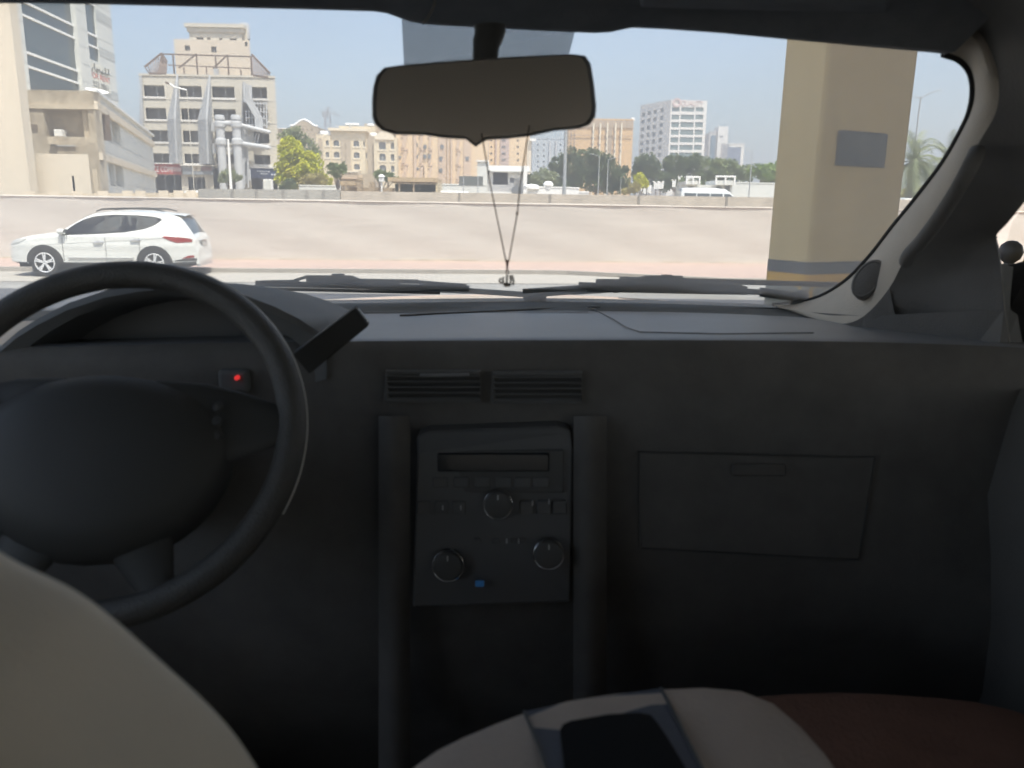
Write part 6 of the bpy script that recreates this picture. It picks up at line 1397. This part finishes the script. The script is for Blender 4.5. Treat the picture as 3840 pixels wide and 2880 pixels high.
# --- seats
def soft_prism(outline, depth, m, name_, par=own, bulge=.02, inset=.08):
    n = len(outline); c = sum(outline, Vector())/n; rows = []
    for k, dy in ((.0, -depth-bulge), (.55, -depth-bulge*.95), (.80, -depth-bulge*.5), (.825, -depth+.004), (.85, -depth-bulge*.6), (.93, -depth*.85), (.98, -depth*.4), (1.0, 0), (.97, .015), (0, .02)):
        rows.append([c+(p-c)*k+Vector((0, dy, 0)) for p in outline])
    b = MB(); b.grid(rows, wrap=True); return b.build(name_, m, par, smooth=True, subsurf=1)
# driver's backrest, very near on the left
top_ = [(-1500, 1560, .36), (-1250, 1440, .36), (-950, 1430, .36), (-650, 1560, .36), (-400, 1790, .36), (-150, 1990, .36), (0, 2098, .36), (150, 2168, .36), (300, 2248, .36), (450, 2370, .36), (600, 2505, .36), (740, 2630, .36), (860, 2755, .36), (950, 2880, .36), (1040, 3050, .36), (1090, 3300, .36)]
ob_ = [C(*p) for p in top_]; ob_ = smooth_poly(ob_, 2)
ob_ += [Vector((ob_[-1].x+.005, .36, 1.2)), Vector((ob_[-1].x, .36, .95)), Vector((ob_[0].x, .36, .95)), Vector((ob_[0].x-.01, .36, 1.25))]
ds = soft_prism(ob_, .09, I['leather'], 'driver_backrest', bulge=.02)
b = MB(); b.box(-.62, .34, .7, -.14, .85, .95); b.build('driver_cushion', I['leather'], own, bevel=.04)
# passenger cushion, dark reddish brown
b = MB(); rows = []
for y_, zz2 in ((-.1, 1.16), (.2, 1.19), (.60, 1.22), (.76, 1.215), (.83, 1.17), (.85, .95)):
    rows.append([Vector((.16+.50*k/12, y_, zz2+.018*math.sin(math.pi*min(1, max(0, (k-1.5)/9)))-.06*(abs(k/6-1)**6))) for k in range(13)])
b.grid(rows); b.build('passenger_cushion', I['seat2'], own, smooth=True)
# --- armrest between the seats
zt_ = C(2400, 2578, .62).z
def arm(x, D): return Vector((x, D, 0))
fr_ = [(1400, 3100, .47), (1550, 2880, .505), (1640, 2815, .52), (1740, 2765, .535), (1860, 2715, .55), (1975, 2672, .562), (2130, 2630, .575), (2300, 2603, .588), (2470, 2587, .597), (2640, 2580, .602), (2780, 2592, .600), (2900, 2640, .588), (3000, 2725, .565), (3090, 2825, .535), (3130, 2880, .52), (3220, 3040, .48)]
ed = [C(*p) for p in fr_]
back = [Vector((p.x*(1+.0), .0, p.z)) for p in ed]
cx0 = sum(p.x for p in ed)/len(ed)
zt_ = max(p.z for p in ed)
def topz_(p, q): return zt_+.004
b = MB(); rows = [[Vector((p.x+(p.x-cx0)*.12, p.y+.012, p.z-.35)) for p in ed], [Vector((p.x+(p.x-cx0)*.05, p.y+.010, p.z-.05)) for p in ed], [Vector((p.x+(p.x-cx0)*.02, p.y+.006, p.z-.014)) for p in ed], ed, [Vector((cx0+(p.x-cx0)*.95, p.y-.012, p.z+.003)) for p in ed], [Vector((cx0+(p.x-cx0)*.85, p.y-.05, p.z-.002)) for p in ed], [Vector((cx0+(p.x-cx0)*.82, .1, p.z-.03)) for p in ed]]
b.grid(rows); am = b.build('centre_armrest', I['cons'], own, smooth=True)
def armp(px, py, lift=.004):                                  # pixel onto the armrest top
    z_ = lerp([(1400, ed[0].z), (1975, ed[5].z), (2470, ed[8].z), (2900, ed[11].z), (3200, ed[-1].z)], px)-.006+lift
    d = CMI.to_3x3() @ ray(px, py); c0 = CMI @ CAM; return c0+d*((z_-c0.z)/d.z)
b = MB(); rows = []
for (xa, ya), (xb, yb) in (((1966, 2668), (2478, 2582)), ((1972, 2690), (2490, 2600)), ((1998, 2740), (2520, 2660)), ((2022, 2800), (2560, 2740)), ((2050, 2880), (2620, 2860)), ((2090, 3000), (2690, 3000))):
    rows.append([armp(xa+(xb-xa)*k/8, ya+(yb-ya)*k/8-7*math.sin(math.pi*k/8), .008) for k in range(9)])
rows = [[p+Vector((0, .010, -.012)) for p in rows[0]]]+rows
b.grid(rows); nb = b.build('armrest_insert', I['navy'], am, smooth=True)
rc = [(2128, 2960), (2118, 2900), (2102, 2760), (2100, 2735), (2112, 2715), (2140, 2703), (2280, 2678), (2400, 2672), (2440, 2680), (2462, 2705), (2500, 2760), (2560, 2860), (2620, 2960)]
b = MB(); b.add([armp(x, y, .0105) for x, y in rc], [tuple(range(len(rc)))]); b.build('recess', mat('recess_black', (.004, .004, .004), .9, 0), am)
b = MB(); b.tube([armp(x, y, .009) for x, y in ((1966, 2668), (1998, 2740), (2022, 2800), (2050, 2880), (2090, 3000))], .0016, 6); b.build('seam', I['black'], am); b = MB(); b.tube([armp(x, y, .009) for x, y in ((2478, 2582), (2520, 2660), (2560, 2740), (2620, 2860), (2690, 3000))], .0016, 6); b.build('seam', I['black'], am)
# --- wipers
I['wip'] = mat('wiper_black', (.12, .12, .115), .6, .1, 10)
def wiper(parts, arm_, piv):
    b = MB()
    for x0, y0, x1, y1, D, h in parts: p, q = C(x0, y0, D), C(x1, y1, D); b.bar(p, q, .012, h*1.1)
    w_ = b.build('wiper', I['wip'], own, bevel=.001)
    b = MB(); 
    pts = [C(*p) for p in arm_]
    for p, q, a_ in zip(pts, pts[1:], (.018, .014, .012, .012)): b.bar(p, q, .010, a_)
    c = C(*piv); b.lathe([(.018, -.02), (.018, .008), (.010, .014), (0, .015)], c, (0, -.3, 1), 16); b.build('wiper_arm', I['black'], w_)
wiper([(880, 1086, 1000, 1068, 1.70, .006), (960, 1063, 1760, 1082, 1.73, .011), (970, 1082, 1650, 1098, 1.73, .006), (980, 1058, 1120, 1056, 1.73, .007), (1105, 1052, 1150, 1038, 1.73, .006), (1145, 1037, 1320, 1038, 1.73, .005), (1245, 1034, 1290, 1034, 1.73, .008), (1315, 1038, 1350, 1052, 1.73, .006), (1150, 1050, 1345, 1054, 1.73, .010), (1345, 1053, 1570, 1056, 1.73, .008), (1570, 1058, 1750, 1072, 1.73, .007), (1235, 1060, 1345, 1066, 1.73, .018)],
      ((1240, 1058, 1.74), (1500, 1078, 1.78), (1750, 1090, 1.80), (1980, 1105, 1.82)), (1990, 1108, 1.82))
wiper([(1960, 1092, 2260, 1072, 1.73, .009), (2170, 1068, 2960, 1100, 1.72, .011), (2200, 1088, 2800, 1100, 1.72, .006), (2235, 1056, 2380, 1056, 1.72, .010), (2370, 1052, 2420, 1040, 1.72, .006), (2415, 1039, 2560, 1040, 1.72, .006), (2480, 1037, 2520, 1038, 1.72, .008), (2540, 1043, 2565, 1058, 1.72, .008), (2400, 1055, 2560, 1062, 1.72, .018), (2560, 1062, 2780, 1076, 1.72, .010), (2770, 1074, 2800, 1082, 1.72, .008)],
      ((2480, 1062, 1.73), (2300, 1084, 1.76), (2150, 1094, 1.79), (2030, 1102, 1.81)), (2020, 1106, 1.81))
wiper([(2850, 1092, 3010, 1112, 1.66, .014)], ((2850, 1096, 1.68), (2980, 1112, 1.66)), (3000, 1116, 1.66))
# --- hanging pendant
pd = empty('pendant', tuple(P(1901, 980, .84)), 'small dark calligraphy pendant on a long thread hanging from the mirror', 'pendant')
b = MB(); thr = mat('thread', (.13, .10, .08), .9, 0)
b.tube([P(1806, 500, .85), P(1840, 700, .845), P(1897, 978, .84)], .0007, 6); b.tube([P(1985, 470, .85), P(1950, 700, .845), P(1940, 800, .842), P(1908, 978, .84)], .0007, 6)
b.tube([P(1940, 795, .842), P(1938, 806, .842)], .0013, 6); b.build('thread', thr, pd)
b = MB(); b.tube([P(1902, 974, .84), P(1902, 990, .84), P(1902, 1012, .84)], [.0022, .0014, .0008], 8); b.tube([P(1902, 1010, .84), P(1896, 1022, .84), P(1901, 1032, .84), P(1906, 1022, .84), P(1902, 1010, .84)], .0006, 6); b.build('tassel', mat('tassel', (.22, .12, .09), .9, 0), pd)
b = MB(); sy = 150/1880
def cl_(pts, r=.0011): b.tube([P(1820+x*.0904, 940+y*.0904, .84) for x, y in pts], r, 8)
cl_([(900, 1000), (890, 1150), (895, 1300), (910, 1380), (980, 1420), (1040, 1360), (1060, 1250), (1040, 1120), (1015, 1010)]); cl_([(895, 1300), (860, 1370), (780, 1370), (740, 1290), (720, 1200), (735, 1130), (790, 1120)])
cl_([(740, 1290), (700, 1330), (620, 1330), (590, 1260), (610, 1190), (650, 1140)]); cl_([(1110, 1010), (1140, 1120), (1170, 1250), (1165, 1350), (1140, 1430)]); cl_([(760, 1400), (850, 1450), (1000, 1440), (1050, 1400)], .0014)
b.build('calligraphy', mat('pendant_metal', (.16, .15, .12), .45, .1, 40, metal=.5), pd, smooth=True)
reparent(pd)
